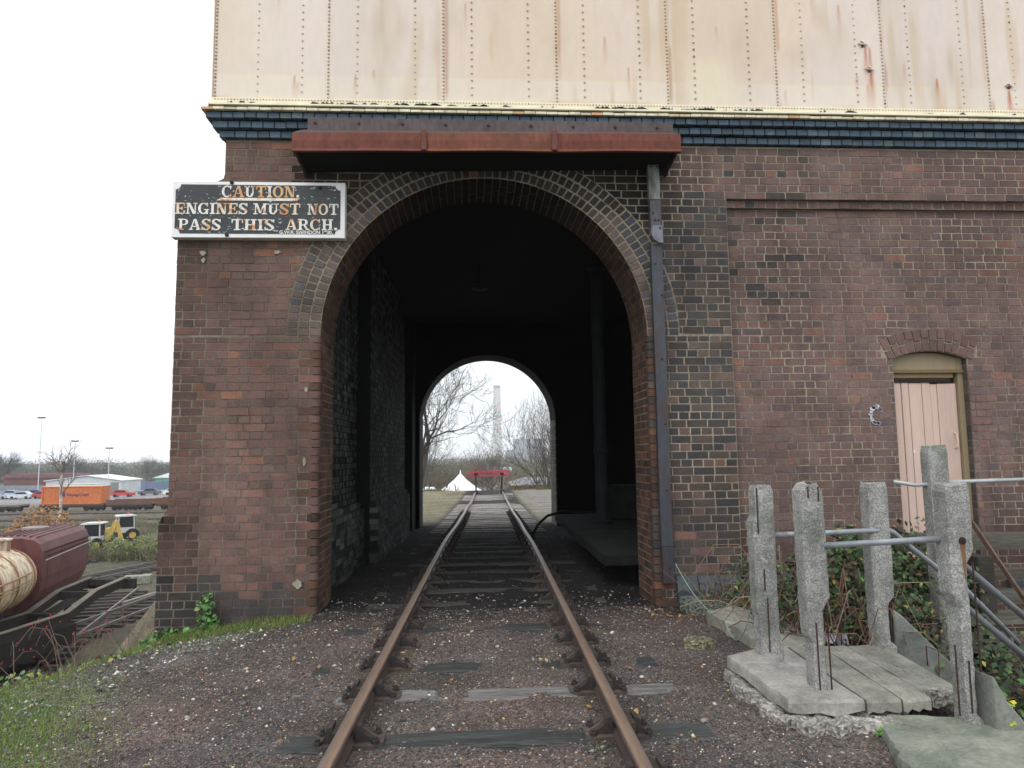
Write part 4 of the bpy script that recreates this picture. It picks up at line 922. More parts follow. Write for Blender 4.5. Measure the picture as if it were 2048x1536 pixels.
# stringers sweeping down with the steps
for nm, pts, y0, y1, lb in (('stair_stringer', [(2.86, -.6), (2.86, .36), (2.93, .22), (3.02, .11), (3.14, .02), (3.3, -.08), (3.5, -.18), (3.9, -.45), (3.9, -.95)], 3.84, 4.03, 'curved concrete stair side sweeping down from the nearest post'),
                            ('stair_stringer', [(3.2, -.6), (3.2, .40), (3.28, .34), (3.42, .2), (3.6, .02), (3.9, -.25), (4.4, -.7), (4.4, -1.1)], 5.33, 5.48, 'curved concrete stair side behind the third post')):
    o = MB().prism(pts, 'y', y1, y0, lin(150, 154, 150)).build(nm, M['slab'], None, bevel=.012); tag(o, lb, 'stair side', 'stair sides by the landing')
def post(x, y, zb, zt, wx, wy, label, seed, chips, bars, lean=(0, 0)):
    g_ = random.Random(seed); r_ = thing('concrete_post', (x, y, zb), label, 'post', 'concrete posts round the landing')
    n = 34; vs_ = []
    for t in range(n+1):
        f = t/n; z = zb-.05+(zt-zb+.05)*f; ax, ay = wx/2*(1+.02*math.sin(f*9+seed)), wy/2
        cut = {}
        for (f0, f1, side, dep) in chips:
            cut[side] = max(cut.get(side, 0), dep*max(0, min(1, min((f-f0)/.025, (f1-f)/.04))) if f0 < f < f1 else 0)
        L, Rr = ax-cut.get('L', 0), ax-cut.get('R', 0); ch_ = .018; fr_ = cut.get('F', 0)
        if f > .985: L -= .012; Rr -= .012
        ring = [(-L+ch_, -ay+fr_), (Rr-ch_, -ay+fr_), (Rr, -ay+ch_+fr_), (Rr, ay-ch_), (Rr-ch_, ay), (-L+ch_, ay), (-L, ay-ch_), (-L, -ay+ch_+fr_)]
        vs_ += [(x+a+lean[0]*f+g_.uniform(-.0025, .0025), y+b_+lean[1]*f+g_.uniform(-.0025, .0025), z+(g_.uniform(-.004, .004) if t < n else g_.uniform(-.015, .012))) for a, b_ in ring]
    fs_ = [(t*8+e, t*8+(e+1) % 8, (t+1)*8+(e+1) % 8, (t+1)*8+e) for t in range(n) for e in range(8)]+[tuple(n*8+e for e in range(8))]
    MB().add(vs_, fs_, lin(160, 160, 156)).build('shaft', M['concrete'], r_)
    for (dx, dy, a, b_) in bars: MB().tube([(x+dx+lean[0]*(a-zb)/(zt-zb), y+dy, a), (x+dx+lean[0]*(b_-zb)/(zt-zb), y+dy, b_)], .005, 6, lin(66, 50, 44)).build('reinforcing_bar', M['rust'], r_)
    return r_
post(2.15, 5.18, .14, 1.345, .160, .15, 'slim concrete post standing left and far on the landing', 1, [(.80, 1.04, 'L', .022), (.0, .3, 'L', .02)], [(-.05, -.078, 1.0, 1.33), (-.005, -.077, .17, .55), (-.02, -.077, .6, .75)])
post(2.15, 4.40, .13, 1.385, .144, .15, 'broad topped concrete post at the near left corner of the landing', 2, [(.0, .46, 'R', .045), (.955, 1.04, 'R', .02), (.97, 1.04, 'L', .015), (0, .3, 'L', .025)], [(.055, -.05, .15, .72), (-.03, -.077, .16, .55), (-.03, -.077, 1.30, 1.37), (.035, -.075, 1.28, 1.37)], (-.012, 0))
post(3.13, 5.37, .14, 1.345, .155, .15, 'concrete post eroded at its foot beside the brambles', 3, [(.03, .32, 'R', .05)], [(.04, -.06, .16, .48), (.065, -.04, .16, .5)])
post(2.80, 4.0, .06, 1.39, .142, .15, 'wide concrete post with rusted bars nearest the photographer', 4, [(.0, .55, 'L', .035), (.05, .72, 'R', .05)], [(.065, -.05, .12, .95), (-.075, -.05, .12, .5), (-.02, -.077, .14, .42)])
post(3.99, 5.9, -.6, 1.63, .165, .15, 'tallest concrete post in front of the pink door', 5, [(.4, .72, 'R', .04)], [(.05, -.06, .8, 1.15)])
pt4 = [o for o in col.objects if o.get('label', '').startswith('wide concrete post')][0]
m_ = MB(); m_.lathe([(.021, 0), (.021, .006), (.004, .007)], (2.795, 3.925, 1.075), 10, axis=(0, -1, 0), c=lin(40, 34, 32)); m_.build('bolt_head', M['iron'], pt4)
MB().prism([(2.782, 1.06), (2.812, 1.06), (2.806, .93), (2.798, .84), (2.79, .92)], 'y', 3.927, 3.9225, lin(132, 92, 64)).build('rust_run', M['rust'], pt4)
def pipe(pts, r_, label, c=(148, 154, 160), mat='galv'):
    o = MB().tube(pts, r_, 10, lin(*c)).build('handrail_pipe', M[mat], None, smooth=True); return tag(o, label, 'handrail', 'handrail pipes between the posts')
pipe([(2.12, 5.2, .975), (3.10, 5.31, .985), (3.20, 5.33, .985), (3.26, 5.35, .96), (3.36, 5.38, .88), (3.95, 5.55, .47), (4.6, 5.75, -.1)], .021, 'upper grey handrail pipe bending down towards the door')
pipe([(2.13, 4.38, 1.0), (2.81, 3.98, 1.085)], .019, 'straight grey handrail pipe between the two nearest posts')
pipe([(2.80, 4.07, 1.0), (3.15, 4.09, .70), (3.6, 4.1, .32)], .019, 'dark handrail pipe sloping down from the nearest post', (110, 112, 116))
pipe([(2.82, 4.07, .74), (3.15, 4.09, .46), (3.6, 4.1, .08)], .019, 'lower dark handrail pipe sloping from the nearest post', (104, 108, 112))
pipe([(3.62, 5.9, 1.325), (3.80, 5.9, 1.295), (3.95, 5.9, 1.30), (4.1, 5.9, 1.315), (5.4, 5.95, 1.335)], .017, 'highest grey handrail pipe through the tallest post', (176, 182, 182))
bar_ = MB().bar((3.60, 5.0, 1.12), (4.12, 5.0, .30), .05, .012, c=lin(128, 104, 92)).build('rusty_flat_bar', M['rust'], None); tag(bar_, 'rusty flat bar leaning down behind the nearest post', 'bar')
# old boards below the wall, far right
bd = thing('board_stack', (5.0, 6.6, .0), 'weathered boards stacked below the wall by the door', 'boards')
for q, (x0, x1, y, z, h) in enumerate(((3.75, 6.4, 6.75, .62, .16), (3.9, 6.2, 6.6, .36, .10), (4.0, 6.4, 6.5, .18, .10), (3.9, 6.3, 6.35, .02, .10), (4.1, 6.3, 6.2, -.16, .12))):
    MB().box(x0, x1, y-.06, y+.10, z, z+h, jit(lin(98, 94, 86), .2), j=.012).build('board', M['woodpost'], bd)
MB().box(4.6, 4.75, 6.3, 6.8, -1.2, .62, lin(70, 66, 60)).build('bearer', M['woodpost'], bd); MB().box(5.8, 5.95, 6.3, 6.8, -1.2, .62, lin(70, 66, 60)).build('bearer', M['woodpost'], bd)
# green wire
def sag(a, b_, d, n=12): 
    a, b_ = Vector(a), Vector(b_); return [a.lerp(b_, t/n)-Vector((0, 0, d*4*(t/n)*(1-t/n))) for t in range(n+1)]
wr = MB(); wr.tube(sag((2.15, 7.44, .45), (2.25, 6.3, .12), .10)+sag((2.25, 6.3, .12), (2.10, 5.27, .50), .22)[1:], .004, 5, lin(150, 176, 164)); o = wr.build('green_wire', M['any'], None); tag(o, 'pale green wire trailing from the downpipe to the first post', 'wire')
# crumpled wrapper
g_ = random.Random(4); m_ = MB(); vs_ = []
for a in range(7):
    for b_ in range(6): vs_.append((2.86+.026*a+g_.uniform(-.012, .012), 5.66+.03*b_+g_.uniform(-.012, .012), .0+.10*g_.random()+.04))
m_.add(vs_, [(a*6+b_, a*6+b_+1, (a+1)*6+b_+1, (a+1)*6+b_) for a in range(6) for b_ in range(5)], lin(190, 188, 204)); o = m_.build('crumpled_wrapper', M['any'], None); tag(o, 'crumpled pale lilac wrapper lying under the brambles', 'litter')
# inside the tunnel: loading ledge, column, cabinet, hose, lamp
ld = thing('tunnel_ledge', (2.6, 11.4, 0), 'dark concrete ledge along the right side of the tunnel', 'ledge')
m_ = MB(); m_.prism([(1.60, 8.5), (4.9, 8.42), (4.9, 14.5), (1.72, 14.5), (1.66, 12)], 'z', .27, .40, lin(34, 37, 36)); m_.build('ledge_slab', M['slab'], ld, bevel=.01)
for y in (9.3, 11.4, 13.6): MB().box(2.1, 2.6, y-.2, y+.2, -.2, .27, lin(60, 60, 60)).build('ledge_support', M['soot_shade'], ld)
cl = MB(); cl.lathe([(.17, 0), (.17, .05), (.11, .06), (.11, 1.2), (.13, 1.22), (.13, 1.3), (.11, 1.32), (.11, 4.5), (.16, 4.5), (.16, 4.56)], (2.30, 12.4, .40), 14, c=lin(48, 50, 52)); o = cl.build('iron_column', M['iron'], None, smooth=False); tag(o, 'round iron column standing on the ledge in the tunnel', 'column')
o = MB().box(2.55, 3.3, 13.1, 13.6, .40, 1.02, lin(62, 66, 65)).build('storage_chest', M['slab'], None, bevel=.02); tag(o, 'pale grey chest on the ledge deep in the tunnel', 'chest')
ps = [(1.12, 13.2, .02), (1.16, 13.3, .14), (1.28, 13.5, .3), (1.48, 13.7, .44), (1.8, 13.9, .50), (2.2, 14.0, .48), (2.55, 14.0, .45), (2.8, 14.05, .47)]
o = MB().tube(ps, .026, 8, lin(20, 20, 22)).build('black_hose', M['rubber'], None, smooth=True); tag(o, 'black hose looping from the rails onto the ledge', 'hose')
lp = thing('tunnel_lamp', (.2, 12, 4.5), 'round unlit lamp under the tunnel roof', 'lamp'); m_ = MB(); m_.lathe([(.012, .45), (.02, .1), (.13, .02), (.14, 0), (.04, -.03)], (.2, 12, 4.45), 16, c=lin(26, 26, 26)); m_.build('lamp_shade', M['any'], lp)
# ------------------------------------------------------------------ buffer stop
bs_ = thing('buffer_stop', (track_x(39.6), 39.6, -.5), 'red timber buffer stop on bent rails at the end of the track', 'buffer stop')
bx = track_x(39.6); zb = float(track_z(39.6))
for s_ in (-1, 1):
    x = bx+s_*.72
    MB().tube([(x, 39.3, zb+.10), (x, 39.7, zb+.14), (x, 39.85, zb+.3), (x+s_*.02, 39.85, .86)], .045, 6, lin(70, 58, 54)).build('bent_rail_post', M['rust'], bs_)
    MB().bar((x, 41.3, zb), (x, 39.9, .5), .08, .08, c=lin(70, 58, 54)).build('brace', M['rust'], bs_)
    MB().box(x-.11, x+.11, 39.4, 39.62, zb+.04, zb+.22, lin(58, 52, 50)).build('clamp', M['iron'], bs_)
for q, (z0, z1) in enumerate(((.48, .60), (.66, .80))):
    m_ = MB(); vs_ = []
    for t in range(13):
        f = t/12; x = bx-1.14+2.26*f; bow = .04*math.sin(f*math.pi)*(-1 if q == 0 else 1)*(.6+.4*math.cos(f*14))
        vs_ += [(x, 39.68, z0+bow*(q == 1)+.015*f), (x, 39.68, z1+bow*(q == 0)+.015*f), (x, 39.78, z1+bow*(q == 0)+.015*f), (x, 39.78, z0+bow*(q == 1)+.015*f)]
    m_.add(vs_, [(t*4+e, t*4+(e+1) % 4, (t+1)*4+(e+1) % 4, (t+1)*4+e) for t in range(12) for e in range(4)]+[(0, 1, 2, 3), (51, 50, 49, 48)], lin(176, 66, 84)); m_.build('beam', M['any'], bs_)
for s_ in (-1, 1): MB().box(bx+s_*.72-.1, bx+s_*.72+.1, 39.62, 39.69, .56, .68, lin(44, 30, 34)).build('bolt_plate', M['iron'], bs_)

# ------------------------------------------------------------------ bare trees
def branch(mb, g, p, d, L, r_, lev, maxlev, c, wild, upw, nch, ratio):
    n = 5 if lev < 2 else 4; pts = [p.copy()]; rad = [r_]; q = p.copy(); dd = d.copy(); end = r_*(.55 if lev < maxlev else .3)
    kids = []
    for t in range(n):
        dd = (dd+Vector((g.gauss(0, wild), g.gauss(0, wild), g.gauss(0, wild)+upw))).normalized(); q = q+dd*(L/n); pts.append(q.copy()); rad.append(r_+(end-r_)*(t+1)/n); kids.append((q.copy(), dd.copy(), rad[-1]))
    mb.tube(pts, rad, 6 if lev == 0 else (4 if lev < 3 else 3), c, cap=lev == 0)
    if lev >= maxlev: return
    m_ = nch[min(lev, len(nch)-1)]
    for k_ in range(m_):
        f = g.uniform(.25 if lev else .35, 1.0) if k_ else 1.0; i_ = min(n-1, int(f*n)); kp, kd, kr = kids[i_]
        perp = kd.orthogonal().normalized(); perp.rotate(Matrix.Rotation(g.uniform(0, 6.283), 3, kd)) if False else None
        ax_ = Vector((g.gauss(0, 1), g.gauss(0, 1), g.gauss(0, 1))); ax_ = (ax_-kd*ax_.dot(kd)).normalized()
        ang = g.uniform(.35, 1.0) if k_ else g.uniform(.05, .35)
        nd = (kd*math.cos(ang)+ax_*math.sin(ang)).normalized()
        branch(mb, g, kp, nd, L*g.uniform(*ratio), max(kr*g.uniform(.55, .8), .012), lev+1, maxlev, c, wild, upw, nch, ratio)
def bare_tree(name, loc, H, r_, seed, label, group=None, d=(0, 0, 1), c=(78, 72, 66), maxlev=5, wild=.13, upw=.05, nch=(5, 5, 4, 3, 3), ratio=(.55, .85), trunk=.38, mat='bark', cat='tree', cc=None, blen=(.26, .38)):
    g_ = random.Random(seed); t = thing(name, loc, label, cat, group); p = Vector(loc)+Vector((0, 0, -.3)); dv = Vector(d).normalized()
    mt = MB(); pts = [p+dv*(H*trunk*f)+Vector((g_.gauss(0, .02*H*trunk), g_.gauss(0, .02*H*trunk), 0))*(f > 0) for f in (0, .3, .6, 1)]; mt.tube(pts, [r_*1.25, r_, r_*.9, r_*.8], 8, lin(*c)); mt.build('trunk', M[mat], t)
    mb = MB(); n0 = nch[0]
    for k_ in range(n0):
        a = 2*math.pi*k_/n0+g_.uniform(-.4, .4); el = g_.uniform(.5, 1.2) if k_ else 1.45; nd = (Vector((math.cos(a)*math.cos(el), math.sin(a)*math.cos(el), math.sin(el)))+dv*.3).normalized()
        st_ = pts[-1] if k_ % 2 == 0 or k_ < 1 else pts[2].lerp(pts[3], g_.random())
        branch(mb, g_, st_, nd, H*g_.uniform(*blen), r_*.55, 1, maxlev, lin(*(cc or c)), wild, upw, nch, ratio)
    mb.build('crown', M['bark'], t); return t
gz1 = lambda x, y: float(ground_z(np.array(x), np.array(y)))
bare_tree('bare_tree', (-3.6, 48, gz1(-3.6, 48)), 10.5, .20, 3, 'spreading bare tree left of the buffer stop', 'bare trees beyond the arch', d=(.12, 0, 1), maxlev=6, upw=.06, wild=.17, nch=(7, 4, 4, 3, 3, 2))
bare_tree('bare_tree', (7.2, 66, gz1(7.2, 66)), 11.5, .16, 8, 'upright bare tree right of the buffer stop', 'bare trees beyond the arch', maxlev=5, wild=.11, upw=.16, nch=(6, 5, 4, 3, 3), c=(80, 72, 66))
bare_tree('bare_tree', (-5.2, 78, gz1(-5.2, 78)), 9.5, .18, 12, 'smaller bare tree behind the white tent', 'bare trees beyond the arch', maxlev=5, nch=(6, 5, 4, 3, 3), c=(92, 88, 84))
bare_tree('bare_tree', (3.0, 105, gz1(3.0, 105)), 8.5, .16, 15, 'low bare tree far beyond the buffer stop', 'bare trees beyond the arch', maxlev=5, nch=(7, 5, 4, 3, 3), c=(104, 96, 90))
bare_tree('bare_tree', (11.5, 92, gz1(11.5, 92)), 9.5, .16, 18, 'bushy bare tree over the low brick building', 'bare trees beyond the arch', maxlev=5, nch=(7, 5, 4, 3, 3), c=(104, 94, 88))
# twiggy thicket behind the end of the line
def twig_mass(name, boxes, seed, cols, label, cat, size, upright=.6, kind='stuff'):
    g_ = np.random.default_rng(seed); Vv = []; C = []
    for (cx, cy_, cz, rx, ry, rz, n) in boxes:
        u = g_.normal(0, 1, (n, 3)); u /= np.linalg.norm(u, axis=1)[:, None]; rr_ = g_.uniform(0, 1, (n, 1))**.45; P = u*rr_*np.array([rx, ry, rz])+np.array([cx, cy_, cz])
        P[:, 2] = np.maximum(P[:, 2], cz-rz*.9)
        d = g_.normal(0, 1, (n, 3)); d[:, 2] = np.abs(d[:, 2])+upright; d /= np.linalg.norm(d, axis=1)[:, None]; L = size*g_.uniform(.4, 1.2, (n, 1)); s_ = g_.normal(0, 1, (n, 3)); s_ /= np.linalg.norm(s_, axis=1)[:, None]
        wv = size*.05*g_.uniform(.5, 1.6, (n, 1)); Vv.append(np.stack([P-s_*wv, P+s_*wv, P+d*L], 1)); C.append(np.repeat(np.array([c[:3] for c in cols])[g_.integers(0, len(cols), n)]*g_.uniform(.7, 1.25, (n, 1)), 3, 0))
    Vv = np.concatenate(Vv).reshape(-1, 3); o = np_mesh(name, Vv, np.arange(len(Vv)).reshape(-1, 3), np.concatenate(C), M['bark'], kind=kind); return tag(o, label, cat)
BR = [lin(112, 100, 90), lin(96, 90, 80), lin(120, 108, 98), lin(104, 104, 78), lin(126, 110, 86)]
bx_ = [(R.uniform(-14, 18), R.uniform(58, 110), R.uniform(-4.5, -2.0), R.uniform(2, 4), R.uniform(2, 4), R.uniform(1.6, 3.2), 1000) for _ in range(46)]+[(R.uniform(-25, 34), R.uniform(115, 200), R.uniform(-4, -1.5), R.uniform(4, 7), R.uniform(3, 5), R.uniform(2.5, 4.6), 1200) for _ in range(46)]
twig_mass('thicket', bx_, 4, BR, 'brown leafless thicket behind the end of the track', 'thicket', .8)

sb_ = [(R.uniform(-6.8, -.5), R.uniform(43.2, 45), -.55, R.uniform(.3, .8), .4, R.uniform(.10, .28), 130) for _ in range(26)]+[(R.uniform(2.4, 8), R.uniform(43.2, 45), -.55, R.uniform(.3, .8), .4, R.uniform(.12, .4), 130) for _ in range(26)]
twig_mass('brow_scrub', sb_, 14, [lin(112, 104, 88), lin(120, 118, 84), lin(96, 98, 70)], 'low dry weeds along the brow by the buffer stop', 'weeds', .22)
# ------------------------------------------------------------------ white tent, low building, chimney, power station
tn = thing('white_tent', (-.9, 62, -4), 'white peaked tent beyond the end of the track', 'tent'); m_ = MB(); vs_ = []; NA = 40; pr_ = [(.10, 3.95), (.5, 3.5), (1.1, 2.95), (1.85, 2.4), (2.75, 1.95), (3.7, 1.6), (4.4, 1.45), (4.45, .0)]
for r_, h in pr_:
    for t in range(NA):
        a = 2*math.pi*t/NA; fl = 1+.05*math.cos(a*8)*(r_ > .5); vs_.append((-.9+r_*fl*math.cos(a)*1.02, 62+r_*fl*math.sin(a), -3.85+h+.06*math.cos(a*8)*(r_ > 1.5)))
m_.add(vs_, [(q*NA+t, q*NA+(t+1) % NA, (q+1)*NA+(t+1) % NA, (q+1)*NA+t) for q in range(len(pr_)-1) for t in range(NA)]+[tuple(range(NA))[::-1]]); m_.build('canvas', M['canvas'], tn, smooth=True)
m_ = MB(); m_.lathe([(.09, 0), (.05, .25), (.01, .4)], (-.9, 62, .08), 8, c=lin(230, 230, 230)); m_.build('pole_cap', M['canvas'], tn)
mn = MB(); vs_ = []
for q in range(15):
    f = q/14; x = -4.6+1.9*f; z = -1.35+.25*math.sin(f*math.pi)+.05*math.sin(f*21); vs_ += [(x, 60.5, -4), (x, 60.5, z), (x, 63, z+.1), (x, 63, -4)]
mn.add(vs_, [(t*4+e, t*4+(e+1) % 4, (t+1)*4+(e+1) % 4, (t+1)*4+e) for t in range(14) for e in range(4)]); mn.build('side_canvas', M['canvas'], tn)
hb = thing('brick_hut', (8.5, 80, -5), 'low red brick building with grey hipped roof under the bare tree', 'building')
MB().box(4.7, 14, 80, 86, -6, -1.54, lin(158, 98, 82)).build('wall', M['anyrough'], hb)
MB().add([(4.4, 79.6, -1.55), (14.3, 79.6, -1.55), (14.3, 86.4, -1.55), (4.4, 86.4, -1.55), (6.2, 82.6, -.85), (12.5, 82.6, -.85), (12.5, 83.4, -.85), (6.2, 83.4, -.85)], [(0, 1, 5, 4), (1, 2, 6, 5), (2, 3, 7, 6), (3, 0, 4, 7), (4, 5, 6, 7), (3, 2, 1, 0)], lin(140, 144, 148)).build('roof', M['anyrough'], hb)
MB().box(4.4, 14.3, 79.5, 79.6, -1.66, -1.55, lin(190, 186, 180)).build('gutter', M['any'], hb)
for x in (5.6, 7.6, 9.8): MB().box(x, x+.9, 79.95, 80.05, -3.3, -2.3, lin(70, 74, 78)).build('window', M['glass'], hb)
wr_ = thing('pale_shed', (12, 300, -6), 'long low pale roofed shed below the chimney', 'building')
MB().box(7.5, 17, 300, 312, -9, -4.2, lin(160, 172, 168)).build('wall', M['any'], wr_); MB().add([(7.2, 299.5, -4.3), (17.2, 299.5, -4.3), (17.2, 306, -2.9), (7.2, 306, -2.9), (17.2, 312.5, -4.3), (7.2, 312.5, -4.3)], [(0, 1, 2, 3), (3, 2, 4, 5), (0, 5, 4, 1), (0, 3, 5), (1, 4, 2)], lin(214, 230, 226)).build('roof', M['any'], wr_)
chm = thing('power_station_chimney', (70, 1900, -6), 'tall pale concrete chimney fading into haze', 'chimney'); m_ = MB()
m_.lathe([(17.5, -6), (15, 30), (13.2, 45), (12.8, 46), (11, 110), (9.4, 188), (9.4, 197)], (70.5, 1900, -6), 28, c=lin(204, 201, 198)); m_.build('shaft', M['anyrough'], chm, smooth=False)
m_ = MB(); m_.lathe([(9.7, 0), (9.7, 6.5), (8.6, 6.6), (8.6, 0)], (70.5, 1900, 184), 28, c=lin(96, 96, 118)); m_.build('rim', M['any'], chm)
for z in (135, 70):
    for x in (66, 70.5, 75): m_ = MB(); m_.lathe([(.5, -1), (1.5, 0), (.5, 1)], (x, 1900-10.6-(4 if z == 70 else 2.0), z), 8); m_.build('warning_lamp', M['redlamp'], chm)
pw = thing('power_station_hall', (120, 1700, -6), 'blue grey power station halls far right of the chimney', 'building')
MB().box(105, 175, 1700, 1760, -8, 43, lin(96, 108, 128)).build('boiler_house', M['any'], pw); MB().box(84, 104.5, 1690, 1740, -8, 17, lin(104, 112, 128)).build('annex', M['any'], pw); MB().box(120, 130, 1720, 1735, 43, 48, lin(90, 100, 118)).build('roof_plant', M['any'], pw)

# ------------------------------------------------------------------ the lower yard: tracks
RY = YARD+.02
def yard_track(p0, p1, label, ns, c=(120, 112, 106), lift=0):
    p0, p1 = Vector(p0), Vector(p1); d = (p1-p0); L = d.length; d.normalize(); sd_ = Vector((d.y, -d.x, 0)); t_ = thing('yard_track', (p0+p1)/2, label, 'railway track', 'tracks in the lower yard')
    for s_ in (-1, 1): MB().bar(p0+sd_*s_*.75+Vector((0, 0, .2+lift)), p1+sd_*s_*.75+Vector((0, 0, .2+lift)), .07, .13, c=lin(*c)).build('rail', M['rail'], t_)
    base = MB(); base.obox((0, 0, 0), d*.125, sd_*1.3, (0, 0, .07), lin(86, 80, 74)); s0 = None
    for q in range(ns):
        p_ = p0+d*(L*(q+.5)/ns)+Vector((0, 0, .07+lift))
        if s0 is None: s0 = base.build('sleeper', M['wood'], t_, local=True); s0.location = p_-t_.location
        else: o = s0.copy(); col.objects.link(o); o.parent = t_; o.location = p_-t_.location
    return t_
yard_track((-18.2, 18, RY), (-14.2, 60, RY), 'yard track nearest the bank below the dark wagon frame', 50)
yard_track((-25.5, 40, RY), (-18.9, 62, RY), 'second yard track beside the scattered pale blocks', 30)
yard_track((-32, 42, RY), (-24, 72, RY), 'third yard track in front of the yellow digger', 36)
yard_track((-13.5, 16, RY), (-19.5, 42, RY), 'yard track carrying the cream and maroon tanks', 30)
yard_track((-90, 106.5, RY), (-36, 104.5, RY), 'far yard track under the orange container wagon', 60)
yard_track((-80, 96, RY), (-34, 93, RY), 'far yard track in front of the flat wagons', 50)
yard_track((-78, 88, RY), (-34, 84, RY), 'far yard track nearest the brown scrub', 50)
for q, (x, y, a) in enumerate(((-20.9, 43.5, .3), (-20.2, 45.3, .25))):
    o = MB().obox((x, y, RY+.2), (.75*math.cos(a), .75*math.sin(a), 0), (-.35*math.sin(a), .35*math.cos(a), 0), (0, 0, .25), lin(176, 180, 172)).build('concrete_block', M['slab'], None, bevel=.03)
    tag(o, ('pale concrete block between the yard rails, nearer of two', 'pale concrete block between the yard rails, farther of two')[q], 'block')
for q, (x, y, L) in enumerate(((-17.6, 38, 6), (-17.0, 41, 7))):
    o = MB().bar((x, y, RY+.15), (x+1.2, y+L, RY+.17), .25, .22, c=lin(150, 146, 138)).build('loose_timber', M['wood'], None); tag(o, ('loose timber baulk lying in the yard, nearer one', 'loose timber baulk lying in the yard, farther one')[q], 'timber')

# tank wagons
def wheelset(m_, x, y): pass
dW = Vector((-.225, .974, 0)).normalized(); sW = Vector((dW.y, -dW.x, 0)); upW = Vector((0, 0, 1)); oW = Vector((-18.1, 30.9, -.1))
def wv_(a, b_, z): return oW+dW*a+sW*b_+upW*z                                     # along, across, up
mw = thing('maroon_tank_wagon', wv_(0, 0, RY), 'faded maroon tank body with ribbed roof in the yard below', 'wagon')
half = [(0, -1.12), (.55, -1.14), (.95, -1.22), (1.18, -1.40), (1.28, -1.70), (1.30, -2.2), (1.30, -2.7), (1.24, -3.2), (1.05, -3.65), (.7, -4.0), (0, -4.1)]
sec = half+[(-a, z) for a, z in half[-2:0:-1]]; m_ = MB(); vs_ = []; nL = 8; L0, L1 = -2.7, 3.4; nS = len(sec)
for q in range(nL+1):
    s_ = .96 if q in (0, nL) else 1
    for a, z in sec: vs_.append(wv_(L0+(L1-L0)*q/nL, a*s_, -2.6+(z+2.6)*s_))
m_.add(vs_, [(q*nS+t, q*nS+(t+1) % nS, (q+1)*nS+(t+1) % nS, (q+1)*nS+t) for q in range(nL) for t in range(nS)]+[tuple(range(nS)), tuple(range(nL*nS, (nL+1)*nS))], lin(108, 66, 64)); m_.build('body', M['maroon'], mw)
for q in range(9): 
    a = -.9+q*.225; zz = -1.11-.10*(a/.95)**2
    MB().obox(wv_(.3, a, zz), dW*2.6, sW*.02, upW*.02, lin(96, 52, 56)).build('roof_rib', M['maroon'], mw)
m_ = MB(); m_.lathe([(.5, 0), (.5, .10), (.42, .12), (.1, .14)], wv_(.4, 0, -1.13), 14, c=lin(140, 130, 126)); m_.build('hatch', M['any'], mw)
MB().tube([wv_(L0, 1.36, -2.05), wv_(L1, 1.36, -1.98)], .025, 6, lin(170, 160, 152)).build('handrail', M['any'], mw)
m_ = MB()
for zz in (-1.75, -1.93):
    for q in range(34): p_ = wv_(L0+.1+q*.177, 1.302, zz); m_.obox(p_, dW*.03, sW*.012, upW*.025, lin(70, 40, 44))
m_.build('rivets', M['maroon'], mw, kind='stuff')
cw = thing('cream_tank_wagon', wv_(-7, 0, RY), 'rust streaked cream tank wagon at the edge of the yard', 'wagon'); m_ = MB()
prof_ = [(.05, 4.06), (.5, 4.0), (.85, 3.85), (1.04, 3.62), (1.10, 3.35), (1.10, 1.8), (1.10, .2), (1.04, -.1), (.8, -.32), (.05, -.45)]
m_.lathe([(r_*1.0, h) for r_, h in prof_[::-1]], wv_(-6.8, .2, -2.55), 28, axis=tuple(dW), c=lin(220, 206, 176)); m_.build('barrel', M['creamtank'], cw, smooth=True)
m_ = MB(); m_.lathe([(.36, 0), (.34, .35), (.42, .37), (.42, .42), (.1, .46)], wv_(-3.9, .2, -1.5), 16, c=lin(206, 196, 178)); m_.build('dome', M['creamtank'], cw)
for h in (.2, 1.7, 3.2): m_ = MB(); m_.lathe([(1.115, h-.05), (1.125, h-.05), (1.125, h+.05), (1.115, h+.05)], wv_(-6.8, .2, -2.55), 28, axis=tuple(dW), c=lin(150, 110, 76)); m_.build('hoop', M['creamtank'], cw)
for zz, rr_ in ((-2.35, .03), (-2.6, .02), (-2.72, .02)): MB().tube([wv_(-9, 1.33, zz), wv_(-4.0, 1.33, zz+.05)], rr_, 6, lin(170, 140, 100)).build('side_pipe', M['creamtank'], cw)
def underframe(root, a0, a1_, off=(0, 0), c=(52, 46, 44)):
    for b_ in (-1, 1): MB().obox(wv_((a0+a1_)/2+off[0], b_*.95+off[1], -4.42), dW*(a1_-a0)/2, sW*.06, upW*.16, lin(*c)).build('sole_bar', M['iron'], root)
    for a in (a0, a1_): MB().obox(wv_(a+off[0], off[1], -4.42), dW*.08, sW*1.2, upW*.2, lin(*c)).build('buffer_beam', M['iron'], root)
    for a in (a0+1.1, a1_-1.1):
        for b_ in (-.75, .75):
            m_ = MB(); m_.lathe([(.47, -.06), (.5, .0), (.45, .06), (.1, .07)], wv_(a+off[0], b_+off[1], -5.1), 18, axis=tuple(sW), c=lin(*c)); m_.build('wheel', M['iron'], root)
        MB().tube([wv_(a+off[0], -.75+off[1], -5.1), wv_(a+off[0], .75+off[1], -5.1)], .07, 8, lin(*c)).build('axle', M['iron'], root)
underframe(mw, -3.0, 3.7); underframe(cw, -8.2, -3.2)
for a in (-2, 0, 2): MB().obox(wv_(a, 0, -4.12), dW*.1, sW*.8, upW*.16, lin(50, 44, 42)).build('saddle', M['iron'], mw)
for a in (-7.4, -4.4): MB().obox(wv_(a, -.2, -3.95), dW*.12, sW*.8, upW*.36, lin(60, 50, 44)).build('saddle', M['iron'], cw)
